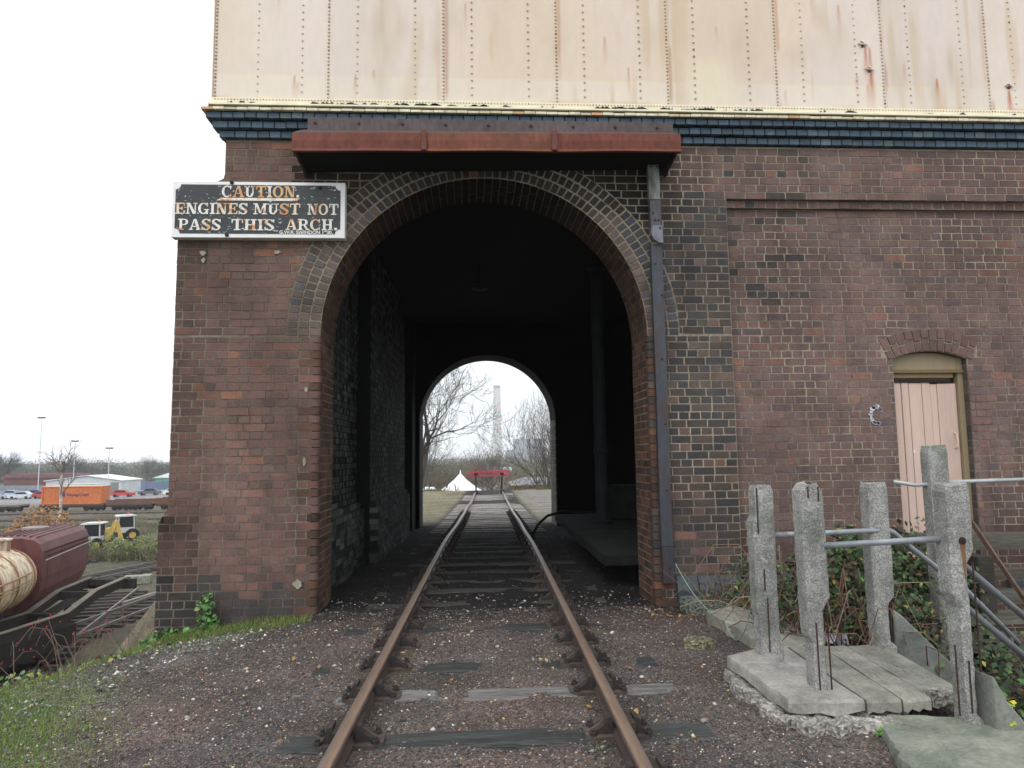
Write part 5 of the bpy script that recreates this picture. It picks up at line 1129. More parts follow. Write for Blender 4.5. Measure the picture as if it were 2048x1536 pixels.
# dark empty wagon frame with raised swan neck
wf = thing('wagon_frame', (-14.8, 27, RY), 'dark empty wagon underframe with a raised swan neck end', 'wagon')
fd = Vector((.135, .99, 0)).normalized(); fs = Vector((fd.y, -fd.x, 0)); fo = Vector((-15.6, 27.8, 0)); fv = lambda a, b_, z: fo+fd*a+fs*b_+upW*z
for b_ in (-.75, .75):
    for q in range(3):
        A = [(-9, -4.15), (0, -4.12), (1.6, -3.6)][q]; B = [(0, -4.12), (1.6, -3.6), (3.4, -3.42)][q]
        MB().bar(fv(A[0], b_, A[1]), fv(B[0], b_, B[1]), .14, .34, c=lin(52, 47, 44)).build('side_beam', M['iron'], wf)
        MB().bar(fv(A[0], b_, A[1]+.18), fv(B[0], b_, B[1]+.18), .24, .03, c=lin(120, 112, 102)).build('top_flange', M['rust'], wf)
for a, z in ((-6, -4.15), (-3, -4.14), (0, -4.1), (1.6, -3.6), (3.3, -3.42)): MB().bar(fv(a, -.75, z), fv(a, .75, z), .12, .24, c=lin(56, 50, 48)).build('cross_beam', M['iron'], wf)
for a in (-6.5, -.9):
    for b_ in (-.75, .75): m_ = MB(); m_.lathe([(.47, -.06), (.5, 0), (.45, .06), (.1, .07)], fv(a, b_, -5.1), 18, axis=tuple(fs), c=lin(50, 44, 42)); m_.build('wheel', M['iron'], wf)
MB().obox(fv(3.5, 0, -3.5), fd*.08, fs*1.2, upW*.2, lin(54, 48, 46)).build('buffer_beam', M['iron'], wf); MB().obox(fv(-3.4, 0, -4.75), fd*3.8, fs*.9, upW*.35, lin(40, 36, 34)).build('brake_gear', M['iron'], wf)
for b_ in (-.6, .6): m_ = MB(); m_.lathe([(.09, 0), (.09, .3), (.2, .32), (.2, .38)], fv(3.55, b_, -3.5), 12, axis=tuple(fd), c=lin(60, 54, 50)); m_.build('buffer', M['iron'], wf)

# diggers
def digger(loc, rz, label, arm=True):
    t_ = thing('backhoe_digger', (0, 0, 0), label, 'digger', 'diggers parked in the yard'); ye = lin(204, 174, 92); wh = lin(214, 216, 214)
    b = lambda n, m, M_='any': m.build(n, M[M_], t_, local=True)
    b('chassis', MB().box(-1.9, 1.3, -.45, .45, .55, 1.05, lin(70, 66, 60))); b('bonnet', MB().prism([(-1.9, 1.0), (-.5, 1.0), (-.5, 1.62), (-1.75, 1.45), (-1.9, 1.3)], 'y', -.42, .42, ye))
    for x, y in ((-.55, -.68), (-.55, .68), (.95, -.68), (.95, .68)): b('cab_post', MB().bar((x, y, .95), (x*.93, y*.95, 2.62), .09, .09, c=wh))
    b('cab_roof', MB().prism([(-.72, 2.6), (1.1, 2.64), (1.12, 2.72), (.9, 2.78), (-.6, 2.76), (-.74, 2.68)], 'y', -.85, .85, wh)); b('cab_glass', MB().box(-.5, .9, -.62, .62, 1.5, 2.58), 'glass'); b('cab_panel', MB().box(-.55, .95, -.68, .68, .95, 1.5, wh))
    m = MB(); m.lathe([(.09, 0), (.09, .14), (.03, .17)], (.5, .3, 2.78), 8, c=lin(240, 110, 40)); b('beacon', m)
    for x, r_ in ((-1.45, .42), (.75, .68)):
        for y in (-.85, .85):
            m = MB(); m.lathe([(r_*.5, -.16), (r_, -.15), (r_*1.02, 0), (r_, .15), (r_*.5, .16)], (x, y, r_), 18, axis=(0, 1, 0), c=lin(28, 28, 28)); w_ = b('wheel', m, 'rubber'); m = MB(); m.lathe([(r_*.5, -.17), (r_*.15, -.12), (r_*.15, .12), (r_*.5, .17)], (x, y, r_), 14, axis=(0, 1, 0), c=ye); m.build('rim', M['any'], w_, local=True)
    if arm:
        b('boom', MB().prism([(1.25, 1.0), (1.45, 1.0), (2.0, 1.9), (2.25, 2.75), (2.0, 2.95), (1.75, 2.5), (1.2, 1.25)], 'y', -.14, .14, ye)); b('dipper', MB().prism([(2.0, 2.95), (2.3, 2.8), (2.75, 1.2), (2.9, .8), (2.6, .8), (2.4, 1.3)], 'y', -.11, .11, ye))
        b('bucket', MB().prism([(2.5, .85), (2.95, .85), (3.0, .35), (2.7, .1), (2.3, .25), (2.55, .5)], 'y', -.3, .3, lin(96, 84, 60))); b('stabiliser', MB().box(1.2, 1.4, -1.0, 1.0, .3, .8, ye)); b('ram', MB().tube([(1.1, 0, 1.1), (1.95, 0, 2.2)], .05, 6, lin(70, 70, 72)))
        b('loader_arm', MB().prism([(-2.5, .5), (-2.35, .5), (-.4, 1.75), (-.5, 1.9), (-1.9, 1.25)], 'y', -.62, -.5, ye)); b('loader_bucket', MB().prism([(-2.6, .2), (-2.2, .1), (-2.2, .8), (-2.5, .85)], 'y', -.95, .95, ye))
    t_.location = loc; t_.rotation_euler.z = rz; t_.scale = (.86, .86, .86); return t_
digger((-31.0, 61, RY), .1, 'yellow backhoe digger with white cab roof in the weeds'); digger((-31.6, 67.5, RY+.1), .6, 'second digger with orange beacon just behind the yellow one', False)

# container and flat wagons
def flat_wagon(x0, x1, y, label, side=0, c=(110, 84, 74)):
    t_ = thing('flat_wagon', ((x0+x1)/2, y, RY), label, 'wagon', 'flat wagons on the far track')
    MB().box(x0, x1, y-1.3, y+1.3, RY+1.0, RY+1.22, lin(*c)).build('deck', M['anyrough'], t_)
    for yy in (-1.1, 1.1): MB().box(x0, x1, y+yy-.08, y+yy+.08, RY+.72, RY+1.0, lin(70, 60, 56)).build('sole_bar', M['iron'], t_)
    if side: MB().box(x0, x1, y-1.32, y-1.24, RY+1.2, RY+1.2+side, lin(*c)).build('side_board', M['anyrough'], t_); MB().box(x0, x1, y+1.24, y+1.32, RY+1.2, RY+1.2+side, lin(*c)).build('side_board', M['anyrough'], t_)
    for x in (x0+1, x0+2.6, x1-2.6, x1-1):
        for yy in (-.75, .75): m_ = MB(); m_.lathe([(.44, -.06), (.47, 0), (.42, .06), (.1, .07)], (x, y+yy, RY+.62), 16, axis=(0, 1, 0), c=lin(50, 44, 42)); m_.build('wheel', M['iron'], t_)
flat_wagon(-62.4, -53.4, 109, 'flat wagon beneath the orange container'); flat_wagon(-53.0, -46.5, 109, 'brown low sided wagon right of the container', .55); flat_wagon(-46.0, -38, 109, 'rust brown wagon partly hidden by the pier', .75, (116, 80, 68)); flat_wagon(-78, -65.2, 109, 'empty flat wagon left of the container', 0, (132, 124, 116))
ct = thing('shipping_container', (-57.9, 109, RY+1.22), 'orange shipping container on a flat wagon', 'container'); m_ = MB(); n = 46; z0, z1 = RY+1.24, RY+3.78
vs_ = []; X0, X1 = -62.1, -53.7
for q in range(n+1):
    x = X0+(X1-X0)*q/n; dy = .04*((q//1) % 2); vs_ += [(x, 107.8+dy, z0+.1), (x, 107.8+dy, z1-.1)]
m_.add(vs_, [(2*q, 2*q+2, 2*q+3, 2*q+1) for q in range(n)], lin(206, 118, 66)); m_.box(X0, X1, 107.9, 110.2, z0+.02, z1-.02, lin(204, 116, 64)); m_.build('side_wall', M['any'], ct)
for z in (z0, z1-.14): MB().box(X0-.03, X1+.03, 107.72, 107.86, z, z+.14, lin(220, 120, 60)).build('side_beam', M['any'], ct)
for x in (X0, X1-.14): MB().box(x, x+.14, 107.71, 107.87, z0, z1, lin(216, 116, 56)).build('corner_post', M['any'], ct)
MB().box(X0, X1, 107.75, 110.3, z1-.01, z1+.03, lin(228, 196, 170)).build('roof', M['any'], ct)
cu_ = bpy.data.curves.new('painted_name', 'FONT'); cu_.body = 'Hapag-Lloyd'; cu_.size = .62; cu_.extrude = .004; cu_.materials.append(m_plain('container_blue', lin(52, 56, 96), .6)); o = bpy.data.objects.new('painted_name', cu_); col.objects.link(o); o.parent = ct; o.rotation_euler = (math.pi/2, 0, 0); o.location = Vector((-58.6, 107.78, z0+1.15))-ct.location; font_mesh(o)
MB().prism([(-59.35, z0+1.1), (-58.85, z0+1.1), (-58.95, z0+1.55), (-59.1, z0+1.75), (-59.25, z0+1.5)], 'y', 107.78, 107.76, lin(54, 60, 130)).build('painted_emblem', M['any'], ct)

# car park
def car(loc, rz, c, label):
    t_ = thing('parked_car', (0, 0, 0), label, 'car', 'cars in the far car park'); b = lambda n, m, M_='any': m.build(n, M[M_], t_, local=True)
    b('body', MB().prism([(-2.1, .3), (2.1, .3), (2.15, .75), (1.95, .9), (1.1, .95), (.45, 1.45), (-1.1, 1.48), (-1.75, 1.0), (-2.1, .9)], 'y', -.85, .85, lin(*c))); b('windows', MB().prism([(.95, .98), (.38, 1.38), (-1.0, 1.41), (-1.55, 1.0)], 'y', -.862, .862), 'glass'); b('windscreen', MB().add([(1.12, -.7, .97), (1.12, .7, .97), (.5, .62, 1.43), (.5, -.62, 1.43)], [(0, 1, 2, 3)]), 'glass')
    for x in (-1.3, 1.3):
        for y in (-.75, .75): m = MB(); m.lathe([(.15, -.11), (.31, -.1), (.31, .1), (.15, .11)], (x, y, .31), 12, axis=(0, 1, 0), c=lin(30, 30, 30)); b('wheel', m, 'rubber')
    t_.location = loc; t_.rotation_euler.z = rz
CC = [((206, 214, 224), 'silver'), ((234, 236, 238), 'white'), ((170, 184, 204), 'pale blue'), ((96, 104, 118), 'dark grey'), ((190, 70, 70), 'red'), ((60, 84, 150), 'blue'), ((150, 160, 170), 'grey')]
spots_c = [(-104, 150, 0), (-99.5, 150, 1), (-95, 150, 2), (-90.5, 150, 0), (-86.5, 151, 4), (-107, 158, 1), (-101.5, 158, 3), (-97, 158, 2), (-92, 158, 5), (-88, 158, 6), (-83.5, 158, 1), (-71.5, 152, 4), (-68.8, 158, 3), (-63.5, 158, 1), (-59.5, 152, 1), (-98, 141, 2), (-93, 141, 0), (-102.5, 141, 6)]
rown = {150: 'middle', 151: 'middle', 158: 'back', 141: 'front', 152: 'right'}
names = ['nearest the frame edge', 'second from the frame edge', 'third along', 'fourth along', 'fifth along', 'sixth along', 'seventh along', 'eighth along', 'ninth along', 'tenth along', 'last along']
from collections import Counter
cnt = Counter()
for x, y, k_ in sorted(spots_c):
    rw_ = rown[y]; cnt[rw_] += 1; car((x, y, RY), R.choice([0.1, math.pi+.1]), CC[k_][0], '%s car parked in the %s row, %s' % (CC[k_][1], rw_, names[cnt[rw_]-1]))
# buildings and fences beyond the car park
ws = thing('white_workshop', (-88.5, 172, RY), 'wide white workshop with low pitched roof behind the container', 'building')
MB().prism([(-97.2, RY-1), (-80.6, RY-1), (-80.6, -3.0), (-88, -1.85), (-97.2, -2.9)], 'y', 180, 170, lin(206, 212, 212)).build('wall', M['any'], ws)
for a, b_ in (((-97.6, -2.85), (-88, -1.72)), ((-88, -1.72), (-80.2, -2.92))): MB().add([(a[0], 169.6, a[1]), (b_[0], 169.6, b_[1]), (b_[0], 180.3, b_[1]), (a[0], 180.3, a[1]), (a[0], 169.6, a[1]+.15), (b_[0], 169.6, b_[1]+.15), (b_[0], 180.3, b_[1]+.15), (a[0], 180.3, a[1]+.15)], [(0, 1, 5, 4), (4, 5, 6, 7), (3, 2, 1, 0), (0, 4, 7, 3), (1, 2, 6, 5), (2, 3, 7, 6)], lin(236, 240, 242)).build('roof', M['any'], ws)
MB().box(-82.8, -81.0, 169.9, 170.05, RY, -3.3, lin(130, 132, 134)).build('shutter_door', M['any'], ws); MB().box(-94, -85, 169.9, 170.05, -3.6, -3.4, lin(240, 242, 242)).build('band', M['any'], ws)
cb = thing('green_kiosk', (-82, 202, RY), 'green and red building with white roof beside the pier edge', 'building')
MB().box(-85.6, -74, 200, 206, RY-.5, -4.2, lin(200, 120, 90)).build('lower_wall', M['any'], cb); MB().box(-85.7, -74, 199.9, 206, -4.18, -3.1, lin(110, 190, 170)).build('upper_band', M['any'], cb); MB().prism([(-86.2, -3.1), (-73, -3.1), (-76, -1.2), (-80, -1.2)], 'y', 207, 199, lin(238, 240, 240)).build('roof', M['any'], cb); MB().prism([(-83.5, -5.4), (-78, -5.4), (-78, -3.6), (-81, -4.4)], 'y', 199.88, 199.8, lin(222, 90, 70)).build('painted_panel', M['any'], cb); MB().box(-85.4, -83.6, 199.8, 199.88, -5.4, -4.6, lin(232, 190, 80)).build('painted_panel', M['any'], cb)
fn = thing('blue_fence', (-82, 188, RY), 'blue grey panel fence behind the parked cars', 'fence')
for q in range(12): MB().box(-88+q*1.25, -88+q*1.25+1.2, 188, 188.1, RY, -3.7+.05*(q % 2), jit(lin(104, 122, 150), .1)).build('panel', M['any'], fn)
fn2 = thing('grey_fence', (-125, 176, RY), 'long grey fence behind the left car park', 'fence')
for q in range(16): MB().box(-140+q*2.5, -140+q*2.5+2.4, 176, 176.1, RY, -3.9, jit(lin(130, 138, 146), .06)).build('panel', M['any'], fn2)
bs2 = thing('maroon_shed', (-115, 198, RY), 'long dark red shed behind the car park', 'building'); MB().box(-124, -106, 198, 206, RY-1, -2.6, lin(112, 76, 74)).build('wall', M['anyrough'], bs2); MB().prism([(-124.4, -2.6), (-105.6, -2.6), (-106.5, -1.6), (-123.5, -1.6)], 'y', 206.4, 197.6, lin(122, 82, 82)).build('roof', M['anyrough'], bs2)
for q, (x, y, zt, lb) in enumerate(((-93.1, 160, 11.0, 'tallest grey lamp mast over the car park'), (-86.9, 162, 5.9, 'shorter lamp mast behind the birch'), (-80.0, 163, 4.3, 'lamp mast farthest right over the white workshop'))):
    t_ = thing('lamp_mast', (x, y, RY), lb, 'lamp post', 'lamp masts in the car park'); MB().tube([(x, y, RY), (x, y, zt)], [.11, .06], 8, lin(205, 210, 214)).build('pole', M['any'], t_); MB().box(x-.6, x+.6, y-.1, y+.1, zt, zt+.08, lin(90, 94, 98)).build('arm', M['any'], t_)
    for s_ in (-.45, .45): MB().box(x+s_-.28, x+s_+.28, y-.35, y+.2, zt+.04, zt+.3, lin(60, 62, 66)).build('floodlight', M['any'], t_)

# ------------------------------------------------------------------ yard vegetation
br_ = bare_tree('birch_tree', (-27.9, 50, RY+.4), 8.0, .10, 21, 'slender white birch rising behind the maroon tank', d=(.05, 0, 1), maxlev=3, wild=.12, upw=.06, nch=(12, 5, 4), ratio=(.4, .7), trunk=.82, mat='birch', c=(216, 212, 206), cc=(128, 120, 114), blen=(.10, .2))
def leaf_cloud(boxes, seed, cols, size, up=.3, lo=None):
    g_ = np.random.default_rng(seed); VV = []; CCo = []
    for (cx, cy_, cz, rx, ry, rz, n) in boxes:
        u = g_.normal(0, 1, (n, 3)); u /= np.linalg.norm(u, axis=1)[:, None]; P = u*(g_.uniform(0, 1, (n, 1))**.4)*np.array([rx, ry, rz])+np.array([cx, cy_, cz])
        if lo is not None: P[:, 2] = np.maximum(P[:, 2], lo(P[:, 0], P[:, 1])+.02)
        nrm = g_.normal(0, 1, (n, 3)); nrm[:, 2] = np.abs(nrm[:, 2])+up; nrm[:, 1] -= .5; nrm /= np.linalg.norm(nrm, axis=1)[:, None]
        t1 = np.cross(nrm, g_.normal(0, 1, (n, 3))); t1 /= np.linalg.norm(t1, axis=1)[:, None]; t2 = np.cross(nrm, t1); s_ = size*g_.uniform(.55, 1.3, (n, 1))
        q = [P-t1*s_*.5, P-t1*s_*.1+t2*s_*.36+nrm*s_*.08, P+t1*s_*.22+t2*s_*.27+nrm*s_*.05, P+t1*s_*.6-nrm*s_*.1, P+t1*s_*.22-t2*s_*.27+nrm*s_*.05, P-t1*s_*.1-t2*s_*.36+nrm*s_*.08]
        VV.append(np.stack(q, 1)); CCo.append(np.repeat(np.array([c[:3] for c in cols])[g_.choice(len(cols), n)]*g_.uniform(.65, 1.3, (n, 1)), 6, 0))
    VV = np.concatenate(VV); n = len(VV); b = np.arange(n)[:, None]*6
    F = np.concatenate([b+np.array([[0, 1, 5]]), b+np.array([[1, 2, 4]]), b+np.array([[1, 4, 5]]), b+np.array([[2, 3, 4]])]); return VV.reshape(-1, 3), F, np.concatenate(CCo)
V_, F_, C_ = leaf_cloud([(-27.2, 47.5, -3.0, 2.0, 1.4, 1.9, 2600), (-28.3, 47, -3.6, 1.2, 1.2, 1.4, 1200), (-25.9, 47.5, -3.8, 1.2, 1, 1.2, 1000)], 5, [lin(168, 118, 60), lin(142, 98, 56), lin(186, 138, 66), lin(110, 84, 60)], .14)
ab = thing('autumn_bush', (-27.2, 47.5, RY), 'orange brown autumn bush at the foot of the birch', 'bush'); o = np_mesh('foliage', V_-np.array(ab.location), F_, C_, M['leaf'], ab)
m_ = MB(); g_ = random.Random(2)
for q in range(26): a = g_.uniform(0, 6.28); m_.tube([(-27.2+g_.uniform(-1.2, 1.2), 47.5, RY-.1), (-27.2+math.cos(a)*1.4, 47.5+math.sin(a), g_.uniform(-4, -2))], [.03, .008], 4, lin(84, 66, 54))
m_.build('stems', M['bark'], ab)
sb = [(R.uniform(-46, -19), R.uniform(66, 92), RY+.2, R.uniform(1, 2.6), R.uniform(1, 2.4), R.uniform(.5, 1.3), 420) for _ in range(50)]+[(R.uniform(-29, -21.5), R.uniform(54, 60), RY+.2, R.uniform(.6, 1.2), R.uniform(.6, 1.2), R.uniform(.4, .9), 420) for _ in range(16)]
twig_mass('yard_scrub', sb, 8, [lin(126, 122, 100), lin(112, 112, 88), lin(140, 128, 108), lin(116, 122, 80)], 'brown weeds and scrub covering the yard', 'scrub', .5)
V_, F_, C_ = leaf_cloud([(R.uniform(-32.5, -24), R.uniform(55.5, 59.5), RY+.5, .9, .8, R.uniform(.8, 1.35), 480) for _ in range(30)], 6, [lin(98, 118, 66), lin(120, 132, 76), lin(84, 98, 60), lin(136, 134, 84)], .14)
o = np_mesh('yard_weeds', V_, F_, C_, M['leaf'], kind='stuff'); tag(o, 'green weeds growing round the yellow digger', 'weeds')
# distant wood: one mass, with the trees that stand out
wb = [(x, R.uniform(250, 330), R.uniform(-4, -2), R.uniform(8, 14), R.uniform(6, 12), R.uniform(4, 6.5)*(1 if x < -130 else .75), 1500) for x in np.arange(-250, -108, 4.5)]+[(x, 340, -3, 10, 8, 6.5, 900) for x in np.arange(-108, 90, 7)]+[(x, 250, -4.0, 6, 6, 4.2, 1100) for x in np.arange(-106, -92, 4)]
twig_mass('distant_wood', wb, 9, [lin(88, 92, 92), lin(100, 98, 92), lin(80, 86, 82), lin(112, 104, 92), lin(92, 88, 96)], 'grey brown leafless wood along the skyline', 'wood', 1.6, .2)
for q, (x, y, H, c, lb) in enumerate(((-156, 250, 11.5, (76, 80, 82), 'round bare tree standing above the wood at the frame edge'), (-170, 252, 12.0, (84, 86, 88), 'broad bare tree cut by the left frame edge'), (-133.5, 250, 10.0, (96, 90, 86), 'brown bare tree behind the birch'), (-112, 255, 9.4, (124, 118, 116), 'thin pale bare tree above the white workshop'), (-104, 262, 7.0, (120, 120, 122), 'small bare tree right of the lamp masts'))):
    bare_tree('skyline_tree', (x, y, RY), H, .35, 60+q, lb, 'trees on the skyline', maxlev=4, nch=(9, 6, 5, 4), c=c, trunk=.3, wild=.16)
V_, F_, C_ = leaf_cloud([(-92.5, 236, -1.5, 3.4, 3, 4.4, 2600), (-90.0, 236, .4, 2.2, 2, 3.0, 1500), (-87.5, 238, -.5, 3, 3, 4.5, 1800)], 15, [lin(52, 66, 56), lin(66, 78, 62), lin(44, 56, 50)], .6)
dt = thing('dark_evergreen', (-91, 236, RY), 'dark evergreen tree beside the pier above the green building', 'tree'); np_mesh('crown', V_-np.array(dt.location), F_, C_, M['leaf'], dt); MB().tube([(-91, 236, RY), (-91, 236, 0)], [.4, .2], 8, lin(70, 60, 54)).build('trunk', M['bark'], dt)

# ------------------------------------------------------------------ plants near the camera
BRC = [lin(62, 88, 54)]*6+[lin(50, 72, 46)]*6+[lin(84, 110, 62)]*4+[lin(150, 146, 70)]*1+[lin(104, 88, 62)]*2+[lin(88, 52, 50)]*1+[lin(70, 60, 50)]*2
bb = thing('bramble_bush', (3.3, 6.3, -.3), 'tangled bramble bush behind the posts against the wall', 'bush')
cl_ = [(3.0, 6.2, .25, .55, .6, .42, 800), (3.35, 6.3, .42, .5, .6, .48, 900), (3.7, 6.5, .52, .5, .5, .45, 800), (3.4, 5.8, .12, .5, .35, .4, 700), (4.0, 6.2, .25, .5, .5, .6, 800), (4.35, 6.7, .45, .5, .4, .5, 500), (2.85, 6.9, .2, .35, .35, .25, 220), (4.0, 5.4, -.25, .6, .4, .5, 500), (4.6, 5.6, -.4, .5, .6, .5, 450), (3.6, 4.75, -.5, .4, .4, .3, 250)]
V_, F_, C_ = leaf_cloud([(*q[:6], int(q[6]*1.7)) for q in cl_], 31, BRC, .050, .35, ground_z); np_mesh('foliage', V_-np.array(bb.location), F_, C_, M['leaf'], bb)
m_ = MB(); g_ = random.Random(7)
for q in range(420):
    x, y = g_.uniform(2.65, 4.6), g_.uniform(5.35, 7.0); z0 = gz1(x, y); a = g_.uniform(0, 6.28); L = g_.uniform(.25, .85); hgt = g_.uniform(.15, .75)*(1 if x > 2.9 else .5)
    pts = [(x+math.cos(a)*L*f+g_.gauss(0, .02), y+math.sin(a)*L*f*.7+g_.gauss(0, .02), z0+hgt*math.sin(f*math.pi*.8)*1.1) for f in (0, .25, .5, .75, 1)]
    m_.tube(pts, [.006, .005, .0045, .004, .003], 4, jit(pick([(3, lin(128, 112, 96)), (2, lin(98, 66, 58)), (2, lin(150, 138, 120))]), .15))
m_.build('stems', M['bark'], bb)
dw = thing('dry_bramble', (2.5, 7.2, 0), 'thin dry bramble stems at the foot of the brick pier', 'plant'); m_ = MB()
for q in range(34):
    x, y = g_.uniform(2.25, 2.95), g_.uniform(6.8, 7.4); a = g_.uniform(0, 6.28); L = g_.uniform(.15, .5)
    m_.tube([(x, y, .05), (x+math.cos(a)*L*.4, y+math.sin(a)*L*.2, .05+g_.uniform(.1, .4)), (x+math.cos(a)*L, y+math.sin(a)*L*.4, g_.uniform(.1, .55))], [.005, .004, .002], 4, lin(132, 116, 104))
m_.build('stems', M['bark'], dw); V_, F_, C_ = leaf_cloud([(2.6, 7.1, .22, .35, .25, .16, 120), (2.75, 7.2, .4, .2, .15, .2, 50)], 33, BRC, .045, .3, ground_z); np_mesh('foliage', V_-np.array(dw.location), F_, C_, M['leaf'], dw)
iv = thing('ivy_plant', (-2.75, 7.4, -.25), 'green ivy climbing the foot of the left brick pier', 'plant')
V_, F_, C_ = leaf_cloud([(-2.62, 7.44, .12, .09, .035, .16, 90), (-2.6, 7.44, -.05, .12, .05, .12, 90), (-2.85, 7.38, -.13, .25, .08, .07, 130), (-3.05, 7.3, -.2, .15, .1, .06, 60)], 35, [lin(64, 110, 52), lin(54, 92, 48), lin(96, 138, 72), lin(120, 150, 96)], .055, .0); np_mesh('foliage', V_-np.array(iv.location), F_, C_, M['leaf'], iv)
m_ = MB()
for q in range(9): x = -2.62+.03*q-.1; m_.tube([(x-.1, 7.4, -.28), (x-.02, 7.48, -.05), (x+.02*math.sin(q), 7.5, .08+.02*q)], [.005, .004, .002], 4, lin(96, 80, 62))
m_.build('stems', M['bark'], iv)
rh = thing('rosehip_briar', (-3.5, 6.7, -.5), 'thorny briar with red hips on the bank beside the pier', 'plant'); m_ = MB(); hp = MB()
for q in range(60):
    x, y = g_.uniform(-4.6, -3.15), g_.uniform(6.2, 7.7); z0 = gz1(x, y); a = g_.uniform(0, 6.28); L = g_.uniform(.25, .6); H = g_.uniform(.2, .55)
    pts = [Vector((x+math.cos(a)*L*f, y+math.sin(a)*L*f*.6, z0+H*math.sin(f*2.4))) for f in (0, .25, .5, .75, 1)]; m_.tube(pts, [.0035, .003, .0025, .002, .0015], 4, jit(lin(126, 108, 98), .2))
    for k_ in range(3):
        p_ = pts[g_.choice((2, 3, 4))]+Vector((g_.gauss(0, .03), g_.gauss(0, .03), g_.gauss(0, .03))); r_ = g_.uniform(.004, .0075); hp.lathe([(r_*.3, -r_*1.2), (r_, -.2*r_), (r_*.8, r_*.6), (r_*.2, r_*1.1)], p_, 6, c=jit(lin(178, 40, 60), .2))
m_.build('stems', M['bark'], rh); hp.build('hips', M['leaf'], rh, kind='stuff'); V_, F_, C_ = leaf_cloud([(-3.6, 6.6, -.35, .6, .4, .12, 320), (-4.3, 6.0, -.45, .5, .4, .12, 260), (-3.25, 7.0, -.3, .3, .3, .1, 160), (-3.6, 8.2, -.9, .7, .6, .5, 500), (-4.2, 8.6, -1.3, .8, .9, .6, 600), (-3.9, 7.5, -.8, .6, .4, .4, 300), (-5.0, 9.4, -2.3, .9, 1, .8, 700)], 37, [lin(78, 112, 62), lin(100, 130, 82), lin(124, 142, 96), lin(150, 150, 70)], .05, .6, ground_z); np_mesh('foliage', V_-np.array(rh.location), F_, C_, M['leaf'], rh)
yw = thing('yellow_ragwort', (2.98, 3.95, .0), 'small yellow green weed at the foot of the nearest post', 'plant'); V_, F_, C_ = leaf_cloud([(2.95, 3.88, .12, .05, .05, .13, 110)], 39, [lin(150, 170, 60), lin(196, 190, 60), lin(120, 150, 60)], .028, .2); np_mesh('foliage', V_-np.array(yw.location), F_, C_, M['leaf'], yw)
sp = thing('seedling', (2.3, 3.97, .0), 'bright green seedling in the slab crack', 'plant'); V_, F_, C_ = leaf_cloud([(2.3, 3.99, .03, .035, .03, .025, 26)], 41, [lin(112, 168, 60), lin(96, 150, 60)], .028, .5); np_mesh('foliage', V_-np.array(sp.location), F_, C_, M['leaf'], sp)
# grass and moss
def grass(n, xr, yr, seed, h, dens, cols, name, label):
    g_ = np.random.default_rng(seed); x = g_.uniform(*xr, n); y = g_.uniform(*yr, n); k_ = g_.uniform(0, 1, n) < dens(x, y); x, y = x[k_], y[k_]; n = len(x); z = ground_z(x, y); hh = h*g_.uniform(.4, 1.4, n); a = g_.uniform(0, 6.28, n); ln = g_.normal(0, .5, (n, 2))*hh[:, None]; wd = .0035
    A = np.stack([x-np.cos(a)*wd, y-np.sin(a)*wd, z-.01], 1); B = np.stack([x+np.cos(a)*wd, y+np.sin(a)*wd, z-.01], 1); Cc = np.stack([x+ln[:, 0], y+ln[:, 1], z+hh], 1)
    V_ = np.stack([A, B, Cc], 1).reshape(-1, 3); c_ = np.array([q[:3] for q in cols])[g_.integers(0, len(cols), n)]*g_.uniform(.7, 1.3, (n, 1)); o = np_mesh(name, V_, np.arange(3*n).reshape(-1, 3), np.repeat(c_, 3, 0), M['grass'], kind='stuff'); tag(o, label, 'grass')
GR = [lin(96, 122, 56), lin(110, 130, 64), lin(78, 104, 48), lin(140, 138, 84)]
def d_left(x, y): return sst(-1.7, -3.0, x+.35*(y-4))*sst(6.6, 5.4, y)*sst(.25, .5, vnoise(x, y, 5, 4)*.6+vnoise(x, y, .8, 9)*.5)
grass(90000, (-5, -1.6), (3.2, 6.6), 51, .026, d_left, [lin(104, 136, 62), lin(118, 142, 72), lin(88, 118, 54), lin(138, 142, 88)], 'moss_grass', 'short mossy grass at the left edge of the ash')
grass(30000, (-4.2, -1.55), (5.6, 7.56), 52, .05, lambda x, y: np.clip(sst(.32, .1, np.abs(y-(7.42+.0*x-.45*np.clip(-x-1.6, 0, 2)*.35)))*sst(-1.5, -1.8, x)+sst(.1, -.2, x-brow_left(y))*.6, 0, 1), GR, 'bank_grass', 'green grass along the foot of the pier and the bank top')
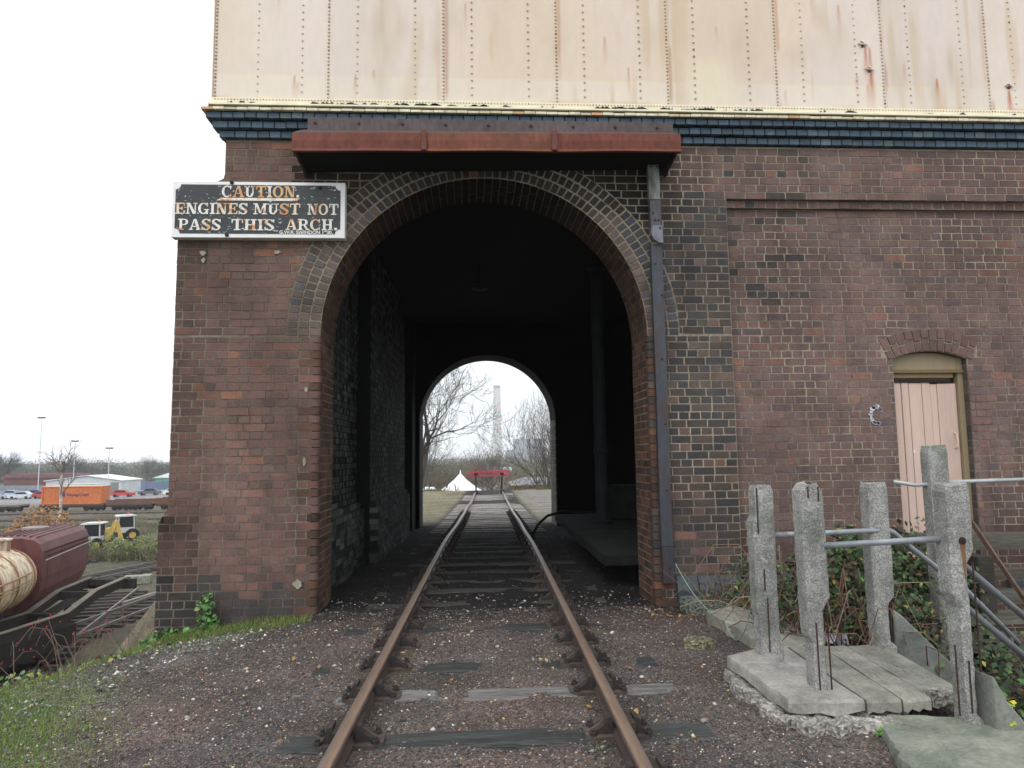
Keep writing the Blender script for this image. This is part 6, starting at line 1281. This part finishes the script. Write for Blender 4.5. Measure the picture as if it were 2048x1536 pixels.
grass(42000, (-9, -3), (2, 11), 53, .09, lambda x, y: sst(.1, -.3, x-brow_left(y)), GR+[lin(130, 124, 92)], 'slope_grass', 'rough grass on the bank falling to the yard')
grass(9000, (-.75, .9), (3.2, 6.0), 54, .018, lambda x, y: np.where(np.abs(np.abs(x-track_x(y))-.64) < .1, .8, .0)*sst(.45, .7, vnoise(x, y, 2.5, 6)), GR, 'track_grass', 'tufts of grass beside the rails')
grass(16000, (1.9, 4.0), (3.1, 3.75), 55, .03, lambda x, y: sst(3.62, 3.45, y+.05*np.sin(x*7)), GR, 'corner_grass', 'green grass below the mossy slab')
grass(26000, (-6.3, 7), (20, 44), 56, .10, lambda x, y: np.where(np.abs(x-track_x(y)) < 1.6, 0, 1)*np.where(np.abs(x-track_x(y)-2.7) < 1.2, .05, 1)*.9, [lin(150, 150, 116), lin(156, 152, 126), lin(136, 142, 100)], 'far_grass', 'grass either side of the track beyond the arch')
# fallen leaves
V_, F_, C_ = leaf_cloud([(-.2, 5.5, .0, 2.6, 2.2, .0, 20), (2.0, 7.0, .02, .35, .4, .0, 26), (.55, 5.6, .04, .15, .3, .01, 5)], 61, [lin(158, 116, 70), lin(130, 96, 66), lin(178, 152, 92)], .04, 2.5, ground_z); o = np_mesh('fallen_leaves', V_, F_, C_, M['leaf'], kind='stuff'); tag(o, 'yellow and brown fallen leaves on the ash', 'leaves')

# ------------------------------------------------------------------ haze over the yard and the fields
hz = MB(); hz.box(-700, 700, -90, 2250, YARD-2.6, 202); ho = hz.build('haze', M['canvas'], None, kind='stuff'); ho['label'] = 'thin winter haze over the yard and fields'; ho['category'] = 'haze'
hm = bpy.data.materials.new('haze'); hm.use_nodes = True; hm.node_tree.nodes.clear(); ov = hm.node_tree.nodes.new('ShaderNodeOutputMaterial'); pv = hm.node_tree.nodes.new('ShaderNodeVolumePrincipled')
pv.inputs['Color'].default_value = (.95, .97, 1.0, 1); pv.inputs['Density'].default_value = .00042; pv.inputs['Anisotropy'].default_value = .1
hm.node_tree.links.new(pv.outputs[0], ov.inputs['Volume']); ho.data.materials.clear(); ho.data.materials.append(hm)
